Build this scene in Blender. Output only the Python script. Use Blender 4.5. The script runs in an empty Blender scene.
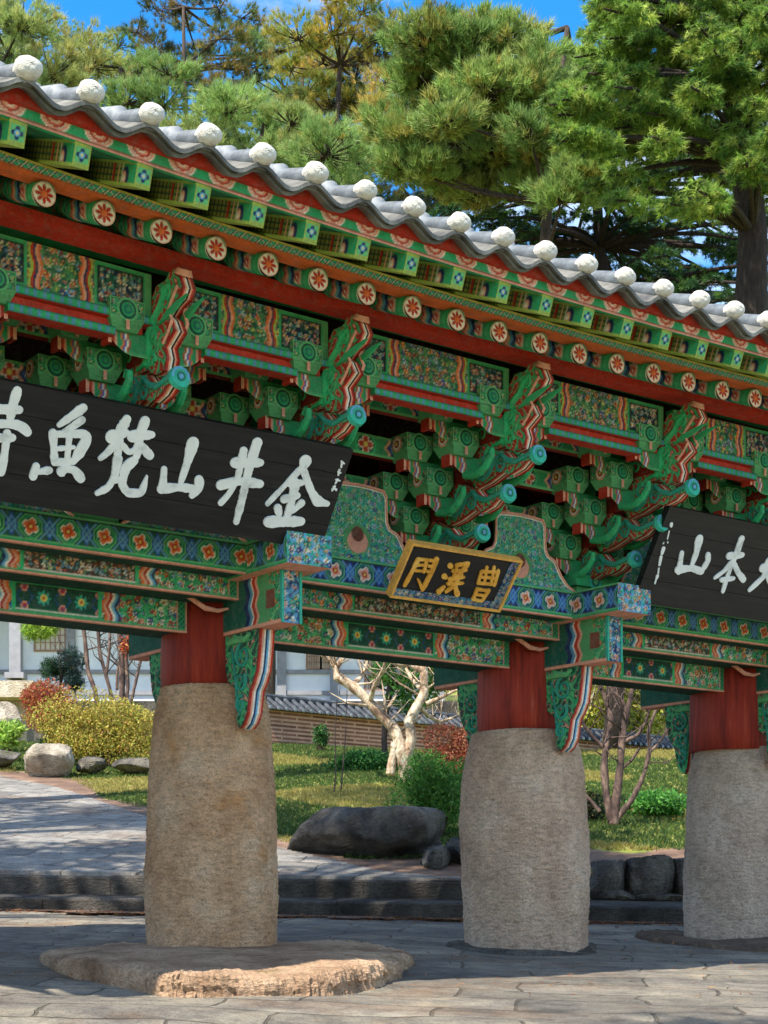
import bpy, math, random
import numpy as np
from mathutils import Vector, Matrix
random.seed(7); RNG = np.random.default_rng(11)
R = math.radians
scene = bpy.context.scene
COL = scene.collection

# ------------------------------------------------------------------ camera constants
F = 1650.0; HY = 900.0; CX = 384.0; TH = R(36.5)
P1 = (-1.167, 11.0)
CT, ST = math.cos(TH), math.sin(TH)
def at(px, py, Y):                     # pixel at depth Y -> world point (eye is the origin)
    return Vector(((px-CX)/F*Y, Y, (HY-py)/F*Y))
def g2w(x, y, z=0.0):
    return Vector((P1[0]+x*CT-y*ST, P1[1]+x*ST+y*CT, z))

# ------------------------------------------------------------------ colours
def lin(h):
    h = h.lstrip('#'); v = [int(h[i:i+2], 16)/255 for i in (0, 2, 4)]
    return np.array([c/12.92 if c <= .04045 else ((c+.055)/1.055)**2.4 for c in v])
GRN = lin('2b9a62'); LGR = lin('5fb070'); DGR = lin('145242'); TEAL = lin('2fa58c'); DTL = lin('14705f')
RED = lin('b52c18'); DRED = lin('80180e'); ORG = lin('d9672c'); PNK = lin('e09a80'); WHT = lin('e6dccb')
BLU = lin('28489c'); NVY = lin('152a55'); SKB = lin('5fa0c4'); YEL = lin('d8c35a'); YGR = lin('a5b850'); BLK = lin('14140f')
BRN = lin('7a4030')

# ------------------------------------------------------------------ materials
def newmat(name):
    m = bpy.data.materials.new(name); m.use_nodes = True
    nt = m.node_tree; nt.nodes.clear()
    out = nt.nodes.new('ShaderNodeOutputMaterial'); b = nt.nodes.new('ShaderNodeBsdfPrincipled')
    nt.links.new(b.outputs[0], out.inputs[0])
    return m, nt, b
def N(nt, t, **kw):
    n = nt.nodes.new(t)
    for k, v in kw.items():
        if k in n.inputs.keys() if isinstance(k, str) else False: n.inputs[k].default_value = v
        else: setattr(n, k, v)
    return n
def noise(nt, vec, scale, detail=4, rough=.55):
    n = nt.nodes.new('ShaderNodeTexNoise'); n.inputs['Scale'].default_value = scale
    n.inputs['Detail'].default_value = detail; n.inputs['Roughness'].default_value = rough
    if vec is not None: nt.links.new(vec, n.inputs['Vector'])
    return n.outputs['Fac']
def ramp(nt, fac, stops):
    r = nt.nodes.new('ShaderNodeValToRGB'); e = r.color_ramp.elements
    while len(e) < len(stops): e.new(.5)
    for el, (p, c) in zip(e, stops):
        el.position = p; el.color = (*[float(x) for x in c], 1)
    nt.links.new(fac, r.inputs[0]); return r.outputs[0]
def mix(nt, fac, a, b, mode='MIX'):
    m = nt.nodes.new('ShaderNodeMix'); m.data_type = 'RGBA'; m.blend_type = mode
    for s, v in ((0, fac), (6, a), (7, b)):
        if hasattr(v, 'links'): nt.links.new(v, m.inputs[s])
        elif s == 0: m.inputs[0].default_value = v
        else: m.inputs[s].default_value = (*[float(x) for x in v], 1)
    return m.outputs[2]
def bump(nt, b, h, strength=.4, dist=.01):
    n = nt.nodes.new('ShaderNodeBump'); n.inputs['Strength'].default_value = strength
    n.inputs['Distance'].default_value = dist
    nt.links.new(h, n.inputs['Height']); nt.links.new(n.outputs[0], b.inputs['Normal'])
def objco(nt): return nt.nodes.new('ShaderNodeTexCoord').outputs['Object']

def mat_paint():                       # painted woodwork: colours come from the mesh, wear from noise
    m, nt, b = newmat('painted_wood'); a = nt.nodes.new('ShaderNodeAttribute'); a.attribute_name = 'Col'
    co = objco(nt)
    n1 = noise(nt, co, 9, 6, .7); n2 = noise(nt, co, 70, 3)
    w = ramp(nt, n1, [(.3, (.78, .77, .75)), (.55, (1.1, 1.1, 1.1)), (.8, (1.12, 1.08, 1.0))])
    c = mix(nt, 1, a.outputs['Color'], w, 'MULTIPLY')
    c = mix(nt, 1, c, ramp(nt, n2, [(.3, (.84, .84, .84)), (.7, (1.18, 1.18, 1.18))]), 'MULTIPLY')
    c = mix(nt, ramp(nt, noise(nt, co, 22, 7, .75), [(.48, (.04, .04, .04)), (.72, (.42, .42, .42))]), c, lin('7d7f72'))
    nt.links.new(c, b.inputs['Base Color']); b.inputs['Roughness'].default_value = .8
    b.inputs['Specular IOR Level'].default_value = .2
    bump(nt, b, n2, .35, .004); return m
def mat_noise(name, stops, scale=5, rough=.8, bscale=60, bstr=.4, bdist=.01, detail=6, stretch=None, spec=.4):
    m, nt, b = newmat(name); co = objco(nt)
    if stretch:
        mp = nt.nodes.new('ShaderNodeMapping'); mp.inputs['Scale'].default_value = stretch
        nt.links.new(co, mp.inputs[0]); co = mp.outputs[0]
    c = ramp(nt, noise(nt, co, scale, detail, .65), stops)
    nt.links.new(c, b.inputs['Base Color']); b.inputs['Roughness'].default_value = rough
    b.inputs['Specular IOR Level'].default_value = spec
    bump(nt, b, noise(nt, co, bscale, 6, .65), bstr, bdist); return m
def mat_granite(name, base, dark, light, stain=None):
    m, nt, b = newmat(name); co = objco(nt)
    big = ramp(nt, noise(nt, co, 2.2, 5, .6), [(.3, dark), (.52, base), (.75, light)])
    sp = noise(nt, co, 85, 2, .8)
    c = mix(nt, 1, big, ramp(nt, sp, [(.36, (.66, .64, .62)), (.47, (1, 1, 1)), (.60, (1.0, 1.0, 1.0)), (.70, (1.25, 1.23, 1.2))]), 'MULTIPLY')
    v = noise(nt, co, 11, 6, .75)
    c = mix(nt, 1, c, ramp(nt, v, [(.32, (.84, .82, .80)), (.50, (1, 1, 1))]), 'MULTIPLY')
    if stain is not None:
        s = ramp(nt, noise(nt, co, 3.1, 3, .5), [(.60, (0, 0, 0)), (.72, (.6, .6, .6))])
        c = mix(nt, s, c, stain)
    mp = nt.nodes.new('ShaderNodeMapping'); mp.inputs['Scale'].default_value = (9, 9, 1.1)
    nt.links.new(co, mp.inputs[0])
    st = ramp(nt, noise(nt, mp.outputs[0], 1.0, 4, .6), [(.38, (.84, .83, .82)), (.58, (1, 1, 1))])
    c = mix(nt, .6, c, mix(nt, 1, c, st, 'MULTIPLY'))
    b.inputs['Roughness'].default_value = .88
    b.inputs['Specular IOR Level'].default_value = .25
    vo = nt.nodes.new('ShaderNodeTexVoronoi'); vo.inputs['Scale'].default_value = 26; nt.links.new(co, vo.inputs['Vector'])
    pk = ramp(nt, vo.outputs['Distance'], [(.05, (.72, .70, .68)), (.22, (1, 1, 1))]); c2 = mix(nt, .55, c, mix(nt, 1, c, pk, 'MULTIPLY')); nt.links.new(c2, b.inputs['Base Color'])
    ad = nt.nodes.new('ShaderNodeMath'); ad.operation = 'ADD'
    nt.links.new(noise(nt, co, 45, 5, .7), ad.inputs[0]); nt.links.new(v, ad.inputs[1])
    mp2 = nt.nodes.new('ShaderNodeMapping'); mp2.inputs['Scale'].default_value = (16, 16, 46); nt.links.new(co, mp2.inputs[0])
    ck = noise(nt, mp2.outputs[0], 1.0, 3, .6); ad2 = nt.nodes.new('ShaderNodeMath'); ad2.operation = 'ADD'; nt.links.new(ad.outputs[0], ad2.inputs[0]); nt.links.new(ck, ad2.inputs[1])
    c3 = mix(nt, 1, c2, ramp(nt, ck, [(.36, (.90, .88, .86)), (.50, (1.12, 1.12, 1.12)), (.66, (1.25, 1.24, 1.22))]), 'MULTIPLY'); nt.links.new(c3, b.inputs['Base Color'])
    bump(nt, b, ad2.outputs[0], 1, .035); return m
def mat_plain(name, c, rough=.7, spec=.4):
    m, nt, b = newmat(name); co = objco(nt)
    k = ramp(nt, noise(nt, co, 6, 5, .6), [(.3, np.array(c)*.75), (.7, np.array(c)*1.1)])
    nt.links.new(k, b.inputs['Base Color']); b.inputs['Roughness'].default_value = rough
    b.inputs['Specular IOR Level'].default_value = spec
    bump(nt, b, noise(nt, co, 40, 4), .25, .005); return m
def mat_leaf(name, trans=.45):
    m = bpy.data.materials.new(name); m.use_nodes = True; nt = m.node_tree; nt.nodes.clear()
    out = nt.nodes.new('ShaderNodeOutputMaterial'); a = nt.nodes.new('ShaderNodeAttribute'); a.attribute_name = 'Col'
    d = nt.nodes.new('ShaderNodeBsdfPrincipled'); d.inputs['Roughness'].default_value = .55
    d.inputs['Specular IOR Level'].default_value = .3
    t = nt.nodes.new('ShaderNodeBsdfTranslucent'); s = nt.nodes.new('ShaderNodeMixShader'); s.inputs[0].default_value = trans
    nt.links.new(a.outputs['Color'], d.inputs['Base Color']); nt.links.new(a.outputs['Color'], t.inputs['Color'])
    nt.links.new(d.outputs[0], s.inputs[1]); nt.links.new(t.outputs[0], s.inputs[2]); nt.links.new(s.outputs[0], out.inputs[0])
    return m
PAINT = mat_paint(); LEAF = mat_leaf('foliage'); 
REDWOOD = mat_noise('red_lacquered_wood', [(.28, lin('5a170f')), (.45, lin('8f2716')), (.62, lin('a8361f')), (.78, lin('b8604a'))], 2.6, .6, 30, .9, .015, 9, (7, 7, .7))
GRAN1 = mat_granite('warm_granite', lin('e2b890'), lin('c4956c'), lin('ecd0b0'), lin('cc8a48'))
GRAN2 = mat_granite('grey_brown_granite', lin('dcbca0'), lin('c09e84'), lin('e6ceb6'))
GRAN3 = mat_granite('grey_granite', lin('d2baa4'), lin('b69f8c'), lin('dccab8'))
GRANS = mat_granite('craggy_granite', lin('c2a182'), lin('8c6d52'), lin('d8bc9a'), lin('8a7a50'))
TILED = mat_noise('dark_wall_cap_tile', [(.3, lin('22262c')), (.5, lin('3c4148')), (.75, lin('63676c'))], 6, .7, 60, .5, .006)
ROCK = mat_granite('garden_rock', lin('6b665e'), lin('35322f'), lin('97907f'))
DROCK = mat_granite('dark_boulder', lin('625e59'), lin('2e2c2b'), lin('9a9388'), lin('5a6038'))
PROCK = mat_granite('pale_boulder', lin('b5a995'), lin('777064'), lin('d8cfbf'))
TILE = mat_noise('dark_roof_tile', [(.3, lin('3c3c3e')), (.5, lin('66655f')), (.75, lin('8f8d86'))], 6, .75, 60, .5, .006)
TILEL = mat_noise('pale_weathered_roof_tile', [(.25, lin('4a4e52')), (.5, lin('7d8388')), (.75, lin('a3a6a6'))], 7, .6, 50, .5, .006)
PLAST = mat_noise('lime_plaster', [(.25, lin('938c80')), (.45, lin('ccc6ba')), (.75, lin('e4e0d6'))], 9, .85, 45, .9, .012)
LACQ = mat_noise('black_signboard_wood', [(.3, lin('08080a')), (.5, lin('131315')), (.66, lin('201e1e')), (.8, lin('35312e'))], 2.2, .5, 14, .35, .006, 8, (1, 6, 12))
BARK = mat_noise('dark_bark', [(.3, lin('2a211b')), (.55, lin('4c3f35')), (.8, lin('75675a'))], 6, .9, 14, 1, .04, 6, (3, 3, .7))
BARKF = mat_noise('dark_conifer_bark', [(.3, lin('1c1612')), (.55, lin('352a24')), (.8, lin('5a4c42'))], 6, .9, 14, 1, .04, 6, (3, 3, .7))  # darker brown bark tones for the conifer trunks and limbs
BARKP = mat_noise('pale_smooth_bark', [(.36, lin('6a5240')), (.47, lin('a88c6e')), (.6, lin('d4c2a6')), (.75, lin('e6d9c2'))], 6, .75, 25, 1, .02, 8, (1.5, 1.5, .8))
BARKB = mat_noise('brown_stem_bark', [(.3, lin('2a1f1a')), (.5, lin('54413a')), (.75, lin('8f7866'))], 7, .8, 25, .6, .01, 5, (1.5, 1.5, .8))

# ------------------------------------------------------------------ mesh collector
class MB:
    def __init__(s): s.v = []; s.f = []; s.c = []; s.n = 0
    def add(s, verts, faces, cols):
        verts = np.asarray(verts, float).reshape(-1, 3); cols = np.asarray(cols, float)
        if cols.ndim == 1: cols = np.tile(cols, (len(verts), 1))
        s.v.append(verts); s.c.append(cols)
        s.f.extend([tuple(int(i)+s.n for i in f) for f in faces]); s.n += len(verts)
    def patch(s, o, u, v, w, h, fn=None, col=GRN, res=.009):
        """rectangle from o, w along u, h along v; fn(S,T,w,h)->rgb"""
        o, u, v = (np.array(a, float) for a in (o, u, v))
        if fn is None: n, m = 1, 1
        else: n, m = max(1, int(round(w/res))), max(1, int(round(h/res)))
        S, T = np.meshgrid(np.linspace(0, w, n+1), np.linspace(0, h, m+1), indexing='ij')
        P = o+S[..., None]*u+T[..., None]*v
        C = np.broadcast_to(col, P.shape) if fn is None else fn(S, T, w, h)
        i = np.arange((n+1)*(m+1)).reshape(n+1, m+1)
        F_ = np.stack([i[:-1, :-1], i[1:, :-1], i[1:, 1:], i[:-1, 1:]], -1).reshape(-1, 4)
        s.add(P.reshape(-1, 3), F_, C.reshape(-1, 3))
    def box(s, x0, x1, y0, y1, z0, z1, col=GRN, paint={}, cols={}, res=.009):
        fs = {'front': ((x0, y0, z0), (1, 0, 0), (0, 0, 1), x1-x0, z1-z0),
              'back': ((x1, y1, z0), (-1, 0, 0), (0, 0, 1), x1-x0, z1-z0),
              'left': ((x0, y1, z0), (0, -1, 0), (0, 0, 1), y1-y0, z1-z0),
              'right': ((x1, y0, z0), (0, 1, 0), (0, 0, 1), y1-y0, z1-z0),
              'top': ((x0, y0, z1), (1, 0, 0), (0, 1, 0), x1-x0, y1-y0),
              'bottom': ((x0, y1, z0), (1, 0, 0), (0, -1, 0), x1-x0, y1-y0)}
        for k, a in fs.items(): s.patch(*a, fn=paint.get(k), col=cols.get(k, col), res=res)
    def prism(s, poly, x0, x1, side=GRN, edge=None, nstrip=None):
        """poly of (y,z), extruded along x; edge = list of colours across the thickness"""
        p = np.array(poly, float); n = len(p)
        area = np.sum(p[:, 0]*np.roll(p[:, 1], -1)-np.roll(p[:, 0], -1)*p[:, 1])
        if area < 0: p = p[::-1]
        for x, flip in ((x0, True), (x1, False)):
            V = np.column_stack([np.full(n, x), p]); f = list(range(n))
            s.add(V, [f[::-1] if flip else f], side)
        edge = edge or [side]; k = len(edge)
        for j in range(k):
            a = x0+(x1-x0)*j/k; b = x0+(x1-x0)*(j+1)/k
            for i in range(n):
                q, r = p[i], p[(i+1) % n]
                s.add([(a, *q), (a, *r), (b, *r), (b, *q)], [(3, 2, 1, 0)], edge[j])
    def tube(s, pts, rad, seg=8, col=GRN, caps=True, squash=1):
        pts = [np.array(p, float) for p in pts]; n = len(pts)
        rad = [rad]*n if np.isscalar(rad) else rad
        V = []; ref = np.array([.13, .31, .94])
        for i in range(n):
            t = pts[min(i+1, n-1)]-pts[max(i-1, 0)]; t /= np.linalg.norm(t)+1e-9
            if abs(t@ref) > .95: ref = np.array([.94, .2, .1])
            a = np.cross(t, ref); a /= np.linalg.norm(a); b = np.cross(t, a); ref = np.cross(a, t)
            for k in range(seg):
                w = 2*math.pi*k/seg; V.append(pts[i]+rad[i]*(a*math.cos(w)+b*math.sin(w)))
        Fs = [(i*seg+k, i*seg+(k+1) % seg, (i+1)*seg+(k+1) % seg, (i+1)*seg+k) for i in range(n-1) for k in range(seg)]
        if caps: Fs += [tuple(range(seg))[::-1], tuple((n-1)*seg+k for k in range(seg))]
        s.add(V, Fs, col)
    def lathe(s, prof, seg=48, col=GRN, cx=0, cy=0):
        V = [(cx+r*math.cos(2*math.pi*k/seg), cy+r*math.sin(2*math.pi*k/seg), z) for r, z in prof for k in range(seg)]
        Fs = [(i*seg+k, i*seg+(k+1) % seg, (i+1)*seg+(k+1) % seg, (i+1)*seg+k) for i in range(len(prof)-1) for k in range(seg)]
        Fs += [tuple(range(seg))[::-1], tuple((len(prof)-1)*seg+k for k in range(seg))]
        s.add(V, Fs, col)
    def arr(s): return np.concatenate(s.v), np.concatenate(s.c)
    def build(s, name, mat, parent=None, loc=(0, 0, 0), smooth=False, warp=None):
        V, C = s.arr()
        if warp: V = warp(V)
        me = bpy.data.meshes.new(name); me.from_pydata(V.tolist(), [], s.f)
        a = me.color_attributes.new('Col', 'FLOAT_COLOR', 'POINT')
        a.data.foreach_set('color', np.column_stack([C, np.ones(len(C))]).astype(np.float32).ravel())
        me.materials.append(mat)
        if smooth: me.polygons.foreach_set('use_smooth', [True]*len(me.polygons))
        me.update(); return link(name, me, parent, loc)
def link(name, me, parent=None, loc=(0, 0, 0)):
    o = bpy.data.objects.new(name, me); COL.objects.link(o); o.location = loc
    if parent: o.parent = parent
    return o
def tag(o, label=None, cat=None, group=None, kind=None):
    for k, v in (('label', label), ('category', cat), ('group', group), ('kind', kind)):
        if v: o[k] = v
    return o
def empty(name, loc, rz=0, label=None, cat=None, group=None):
    o = bpy.data.objects.new(name, None); COL.objects.link(o); o.location = loc; o.rotation_euler.z = rz
    o.empty_display_size = .2
    return tag(o, label, cat, group)
def copy_part(src, parent, loc=None):
    c = src.copy(); COL.objects.link(c); c.parent = parent
    if loc is not None: c.location = loc
    for ch in src.children: copy_part(ch, c)
    return c

# ------------------------------------------------------------------ painters (patterns of the painted woodwork)
def mixc(C, mask, col):
    m = np.clip(mask, 0, 1)[..., None]; return C*(1-m)+np.asarray(col)*m
def sm(x, e=.004): return np.clip(x/e+.5, 0, 1)          # soft step at 0
def hsh(i, j, k=0):
    v = np.sin(i*127.1+j*311.7+k*74.7)*43758.5453; return v-np.floor(v)
def base(S, c): return np.broadcast_to(np.asarray(c, float), S.shape+(3,)).copy()
def rosette(C, x, y, r, petals, pc, cc, ring, rot=0):
    d = np.hypot(x, y); a = np.arctan2(y, x)+rot
    C = mixc(C, sm(r-d), ring)
    edge = r*(.52+.36*np.abs(np.cos(a*petals/2)))
    C = mixc(C, sm(edge-d), pc)
    C = mixc(C, sm(r*.30-d), cc)
    return C
def floral(bg=GRN, cell=.11, pal=(PNK, ORG, WHT, BLU, SKB, RED), seed=0, swirl=LGR):
    cell = cell*1.12
    def fn(S, T, w, h):
        C = base(S, bg)
        q = np.sin(S*52+3*np.sin(T*36+seed))+np.sin(T*64+2.5*np.sin(S*40+seed*2))
        C = mixc(C, sm(np.abs(q)*-1+.45, .3), swirl)
        C = mixc(C, sm(np.abs(q+.9)*-1+.25, .3), DGR*.6)
        for oi in range(2):
            cs = cell*(.8 if oi == 0 else .62)
            i0 = np.floor(S/cs); j0 = np.floor(T/cs)
            for di in (-1, 0, 1):
                for dj in (-1, 0, 1):
                    i, j = i0+di, j0+dj
                    cx = (i+.2+.6*hsh(i, j, seed+oi))*cs; cy = (j+.2+.6*hsh(i, j, seed+5+oi))*cs
                    rr = cs*(.28+.22*hsh(i, j, seed+9)); x, y = S-cx, T-cy
                    d = np.hypot(x, y); a = np.arctan2(y, x)
                    e = rr*(.75+.25*np.cos(a*5+i))
                    k = (hsh(i, j, seed+13)*len(pal)).astype(int) % len(pal)
                    pc = np.array(pal)[k]
                    C = mixc(C, sm(e-d), (WHT*.8 if oi == 0 else DGR*.5))
                    m = sm(e*(.86 if oi == 0 else .80)-d)[..., None]; C = C*(1-m)+pc*m
                    C = mixc(C, sm(e*.5-d), DRED if oi == 0 else NVY); C = mixc(C, sm(e*.25-d), YEL)
        return C
    return fn
def medallion(bg=DGR, ring=GRN, x_col=BLU, petal=ORG, p=.20, off=0.):
    def fn(S, T, w, h):
        C = base(S, bg); i = np.floor((S+off)/p); x = (S+off)-(i+.5)*p; y = T-h*.5; d = np.hypot(x, y); a = np.arctan2(y, x)
        ax = np.abs(np.abs(x)-p*.5); 
        C = mixc(C, sm(h*.30-np.abs(ax*1.2+np.abs(y)*.8), .01), x_col)            # blue lozenge between
        C = mixc(C, sm(.006-np.abs(ax*1.3+np.abs(y)*.8-h*.20), .006), SKB)
        C = mixc(C, sm(.007-np.abs(ax*1.0-np.abs(y)*.9), .006), SKB*.9)
        oc = np.maximum(np.maximum(np.abs(x), np.abs(y)), (np.abs(x)+np.abs(y))*.74)
        C = mixc(C, sm(h*.41-oc), ring); C = mixc(C, sm(h*.35-oc), bg*.7)
        C = mixc(C, sm(.004-np.abs(oc-h*.385), .005), LGR)
        C = mixc(C, sm(.004-np.abs(oc-h*.29), .005), ring*1.3)
        e = h*(.13+.11*np.abs(np.cos(a*2+math.pi/4)))
        C = mixc(C, sm(e+.008-d), WHT); C = mixc(C, sm(e-d), petal); C = mixc(C, sm(h*.12-d), RED); C = mixc(C, sm(h*.05-d), YEL)
        C = mixc(C, sm(h*.09-T), GRN); C = mixc(C, sm(.004-np.abs(T-h*.10), .004), LGR)
        C = mixc(C, sm(T-h*.92), LGR*.9); C = mixc(C, sm(.004-np.abs(T-h*.90), .004), BLK)
        return C
    return fn
def chevron(C, S, T, x0, wd, h, cols):
    k = (S-x0)/wd + .13*np.sin(T/h*math.pi*3)
    for i, c in enumerate(cols):
        a = i/len(cols); C = mixc(C, sm(np.minimum(k-a, a+1/len(cols)-k)*wd, .004), c)
    return C
CH = (NVY, SKB, WHT, RED, PNK, ORG)
def beam(bg=GRN, seed=0, geo=True, teal=False):
    """long beam face: floral ends, wavy stripes, framed panel in the middle"""
    fl = floral(bg, .085, seed=seed); 
    def fn(S, T, w, h):
        C = fl(S, T, w, h); D = np.minimum(S, w-S)
        e = min(.62, w*.27)
        C = chevron(C, D, T, e, .11, h, CH)
        inner = D > e+.12
        P = base(S, bg*.8)
        if geo:
            p = h*.62; i = np.floor(S/p); x = S-(i+.5)*p; y = T-h*.52; d = np.hypot(x, y); a = np.arctan2(y, x)
            P = base(S, DGR*.7)
            star = h*(.10+.14*np.abs(np.cos(a*4))); od = (i % 2 == 0)
            P = mixc(P, sm(star-d)*od, TEAL); P = mixc(P, sm(h*.11-d)*od, YEL); P = mixc(P, sm(h*.05-d)*od, RED)
            for yy in (.24, .80):
                dd = np.hypot(x, T-h*yy); P = mixc(P, sm(h*.13-dd)*(~od), PNK); P = mixc(P, sm(h*.08-dd)*(~od), RED)
            P = mixc(P, sm(.003-np.abs(np.abs(x)+np.abs(y)*.8-h*.27), .004)*(~od), BLU)
        else:
            P = floral(BRN*.55, .055, pal=(ORG, PNK, SKB, WHT, LGR), seed=seed+3, swirl=DGR)(S, T, w, h)
        fr = np.minimum(D-(e+.12), np.minimum(T, h-T))
        P = mixc(P, sm(.022-fr), GRN); P = mixc(P, sm(.003-np.abs(fr-.024), .004), BLK)
        P = mixc(P, sm(h*.17-T), TEAL if teal or geo is False else GRN); P = mixc(P, sm(.004-np.abs(T-h*.13), .004), WHT*.8)
        C = np.where(inner[..., None], P, C)
        C = mixc(C, sm(.010-np.abs(D-(e+.13)), .004), GRN*1.3)
        en = sm(.075-D); C = mixc(C, en, GRN*.9)
        C = mixc(C, en*sm(np.sin(T*190)*np.sin(D*190)*.01, .01), DGR); C = mixc(C, sm(.004-np.abs(D-.075), .004), PNK)
        C = mixc(C, sm(.010-T), LGR*.8); C = mixc(C, sm(T-h+.010), LGR*.8); C = mixc(C, sm(.010-D), PNK*.8)
        return C
    return fn
def zigzag(S, T, w, h):
    C = base(S, NVY*.8); z = np.abs(((S/.05) % 1)-.5)*2*.5+.25
    C = mixc(C, sm(.012-np.abs(T-h*z), .006), TEAL*1.2); C = mixc(C, sm(.004-np.abs(T-h*(1-z)), .006), WHT)
    C = mixc(C, sm(h*.16-T), ORG); C = mixc(C, sm(T-h*.82), YEL)
    return C
def crescents(S, T, w, h):
    C = base(S, GRN); p = .225; i = np.floor(S/p); x = S-(i+.5)*p; d = np.hypot(x, (T-h*.82)*1.25)*1.15
    for r, c in ((.088, WHT), (.080, PNK), (.064, WHT*.8), (.058, RED), (.044, PNK), (.028, WHT), (.02, RED)): C = mixc(C, sm(r-d), c)
    C = mixc(C, sm(h*.13-T), PNK); C = mixc(C, sm(.004-np.abs(T-h*.15), .004), DRED)
    return C
def fly_face(S, T, w, h):
    C = base(S, YGR*.75); x, y = S-w/2, T-h/2; d = np.hypot(x, y); a = np.arctan2(y, x)
    C = mixc(C, sm(w*.42-np.maximum(abs(x), abs(y))), LGR)
    C = mixc(C, sm(w*(.2+.16*np.abs(np.cos(2*a)))-d), NVY); C = mixc(C, sm(w*.17-d), SKB); C = mixc(C, sm(w*.08-d), YEL)
    return C
def fly_side(S, T, w, h):       # S runs outwards
    s = w-S; C = base(S, GRN)
    hx = np.abs(((s-.17)/.042) % 1-.5)*.042; hy = np.abs((T/.030) % 1-.5)*.030
    C = mixc(C, (s > .13)*1., YGR*.55); C = mixc(C, sm(.006-hx, .004)*(s > .13), DRED*.6); C = mixc(C, sm(.004-hy, .004)*(s > .13), DGR*.6)
    C = mixc(C, sm(.05-np.hypot((s-.11)*1.4, T-h*.35)), NVY); C = mixc(C, sm(.033-np.hypot((s-.125)*1.5, T-h*.3)), PNK); C = mixc(C, sm(.015-np.hypot((s-.13), T-h*.3)), WHT)
    C = mixc(C, sm(.006-np.abs(s-.19), .004), PNK); C = mixc(C, sm(.010-np.abs(s-.245), .004), RED); C = mixc(C, sm(.006-np.abs(s-.15), .004), WHT*.8)
    C = mixc(C, sm(h*.12-T), YGR); C = mixc(C, sm(T-h*.88), YGR)
    return C

def carved_side(b, poly, xs, seed=0, bg=RED, res=.0075, fc=60):
    p = np.array(poly, float); lo, hi = p.min(0), p.max(0)
    ys = np.arange(lo[0], hi[0]+res, res); zs = np.arange(lo[1], hi[1]+res, res); Y, Z = np.meshgrid(ys, zs, indexing='ij')
    def inside(y, z):
        c = np.zeros(y.shape, bool); n = len(p)
        for i in range(n):
            (y1, z1), (y2, z2) = p[i], p[(i+1) % n]
            if z1 == z2: continue
            c ^= ((z1 > z) != (z2 > z)) & (y < (y2-y1)*(z-z1)/(z2-z1)+y1)
        return c
    q = np.sin(Y*fc+2.6*np.sin(Z*fc*.7+seed))+np.sin(Z*fc*1.15+2.4*np.sin(Y*fc*.8+seed*2))
    C = base(Y, bg*.8); C = mixc(C, sm(.75-np.abs(q-.2), .2), DGR*.5); C = mixc(C, sm(.6-np.abs(q-.2), .2), GRN); C = mixc(C, sm(.22-np.abs(q-.35), .15), LGR)
    C = mixc(C, sm(.16-np.abs(q+1.05), .15), PNK)
    i = np.arange(Y.size).reshape(Y.shape); Fq = np.stack([i[:-1, :-1], i[1:, :-1], i[1:, 1:], i[:-1, 1:]], -1).reshape(-1, 4)
    k = inside((Y[:-1, :-1]+res/2), (Z[:-1, :-1]+res/2)).reshape(-1); Fq = Fq[k]
    used = np.unique(Fq); mp_ = -np.ones(Y.size, int); mp_[used] = np.arange(len(used))
    P = np.stack([np.full_like(Y, xs), Y, Z], -1).reshape(-1, 3)[used]; b.add(P, mp_[Fq], C.reshape(-1, 3)[used])

# ================================================================== GATE
gate = empty('temple_gate', (P1[0], P1[1], 0), TH,
             'temple gate with painted green and red woodwork on squat granite pillars', 'gate')
COLX = [-2.36, 0, 2.77, 5.13]; XC = 1.415; XL, XR = -4.7, 7.4
def warp(V):                                  # eaves rise slightly towards both ends
    V = V.copy(); k = np.clip((-V[:, 1]-1.0)/1.0, 0, 1)*np.clip((V[:, 2]-3.0)/.4, 0, 1)
    V[:, 2] += .0062*(V[:, 0]-XC)**2*k; return V
def zc(x): return .0062*(x-XC)**2

# ---- stone pillars
def groundz(X, Y):
    X = np.asarray(X, float); Y = np.asarray(Y, float)
    p = -.965+.049*np.maximum(Y, 8)-.0204*X
    return np.where(Y < 8, -1.6+(Y/8)*(p+1.6), p)
prof = {0: ([(.40, 0), (.435, .10), (.44, .5), (.43, 1.0), (.405, 1.35), (.385, 1.55), (.36, 1.65), (.335, 1.69)], -.29, 1.40, GRAN1),
        1: ([(.45, 0), (.465, .15), (.48, .6), (.485, 1.0), (.47, 1.25), (.45, 1.42), (.42, 1.56), (.38, 1.68)], -.40, 1.27, GRAN2),
        2: ([(.44, 0), (.46, .2), (.47, .7), (.465, 1.1), (.44, 1.4), (.41, 1.58), (.37, 1.66)], -.36, 1.28, GRAN3)}
def fbm(P, seed, sc):
    v = 0; a = 1
    for o in range(4):
        q = P*sc*(2**o)+seed*7.1
        v = v+a*(np.sin(q[:, 0]+1.7*np.sin(q[:, 1]*1.1))+np.sin(q[:, 1]*1.3+1.3*np.sin(q[:, 2]))+np.sin(q[:, 2]*.9+1.9*np.sin(q[:, 0]*1.2)))/3; a *= .5
    return v
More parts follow.
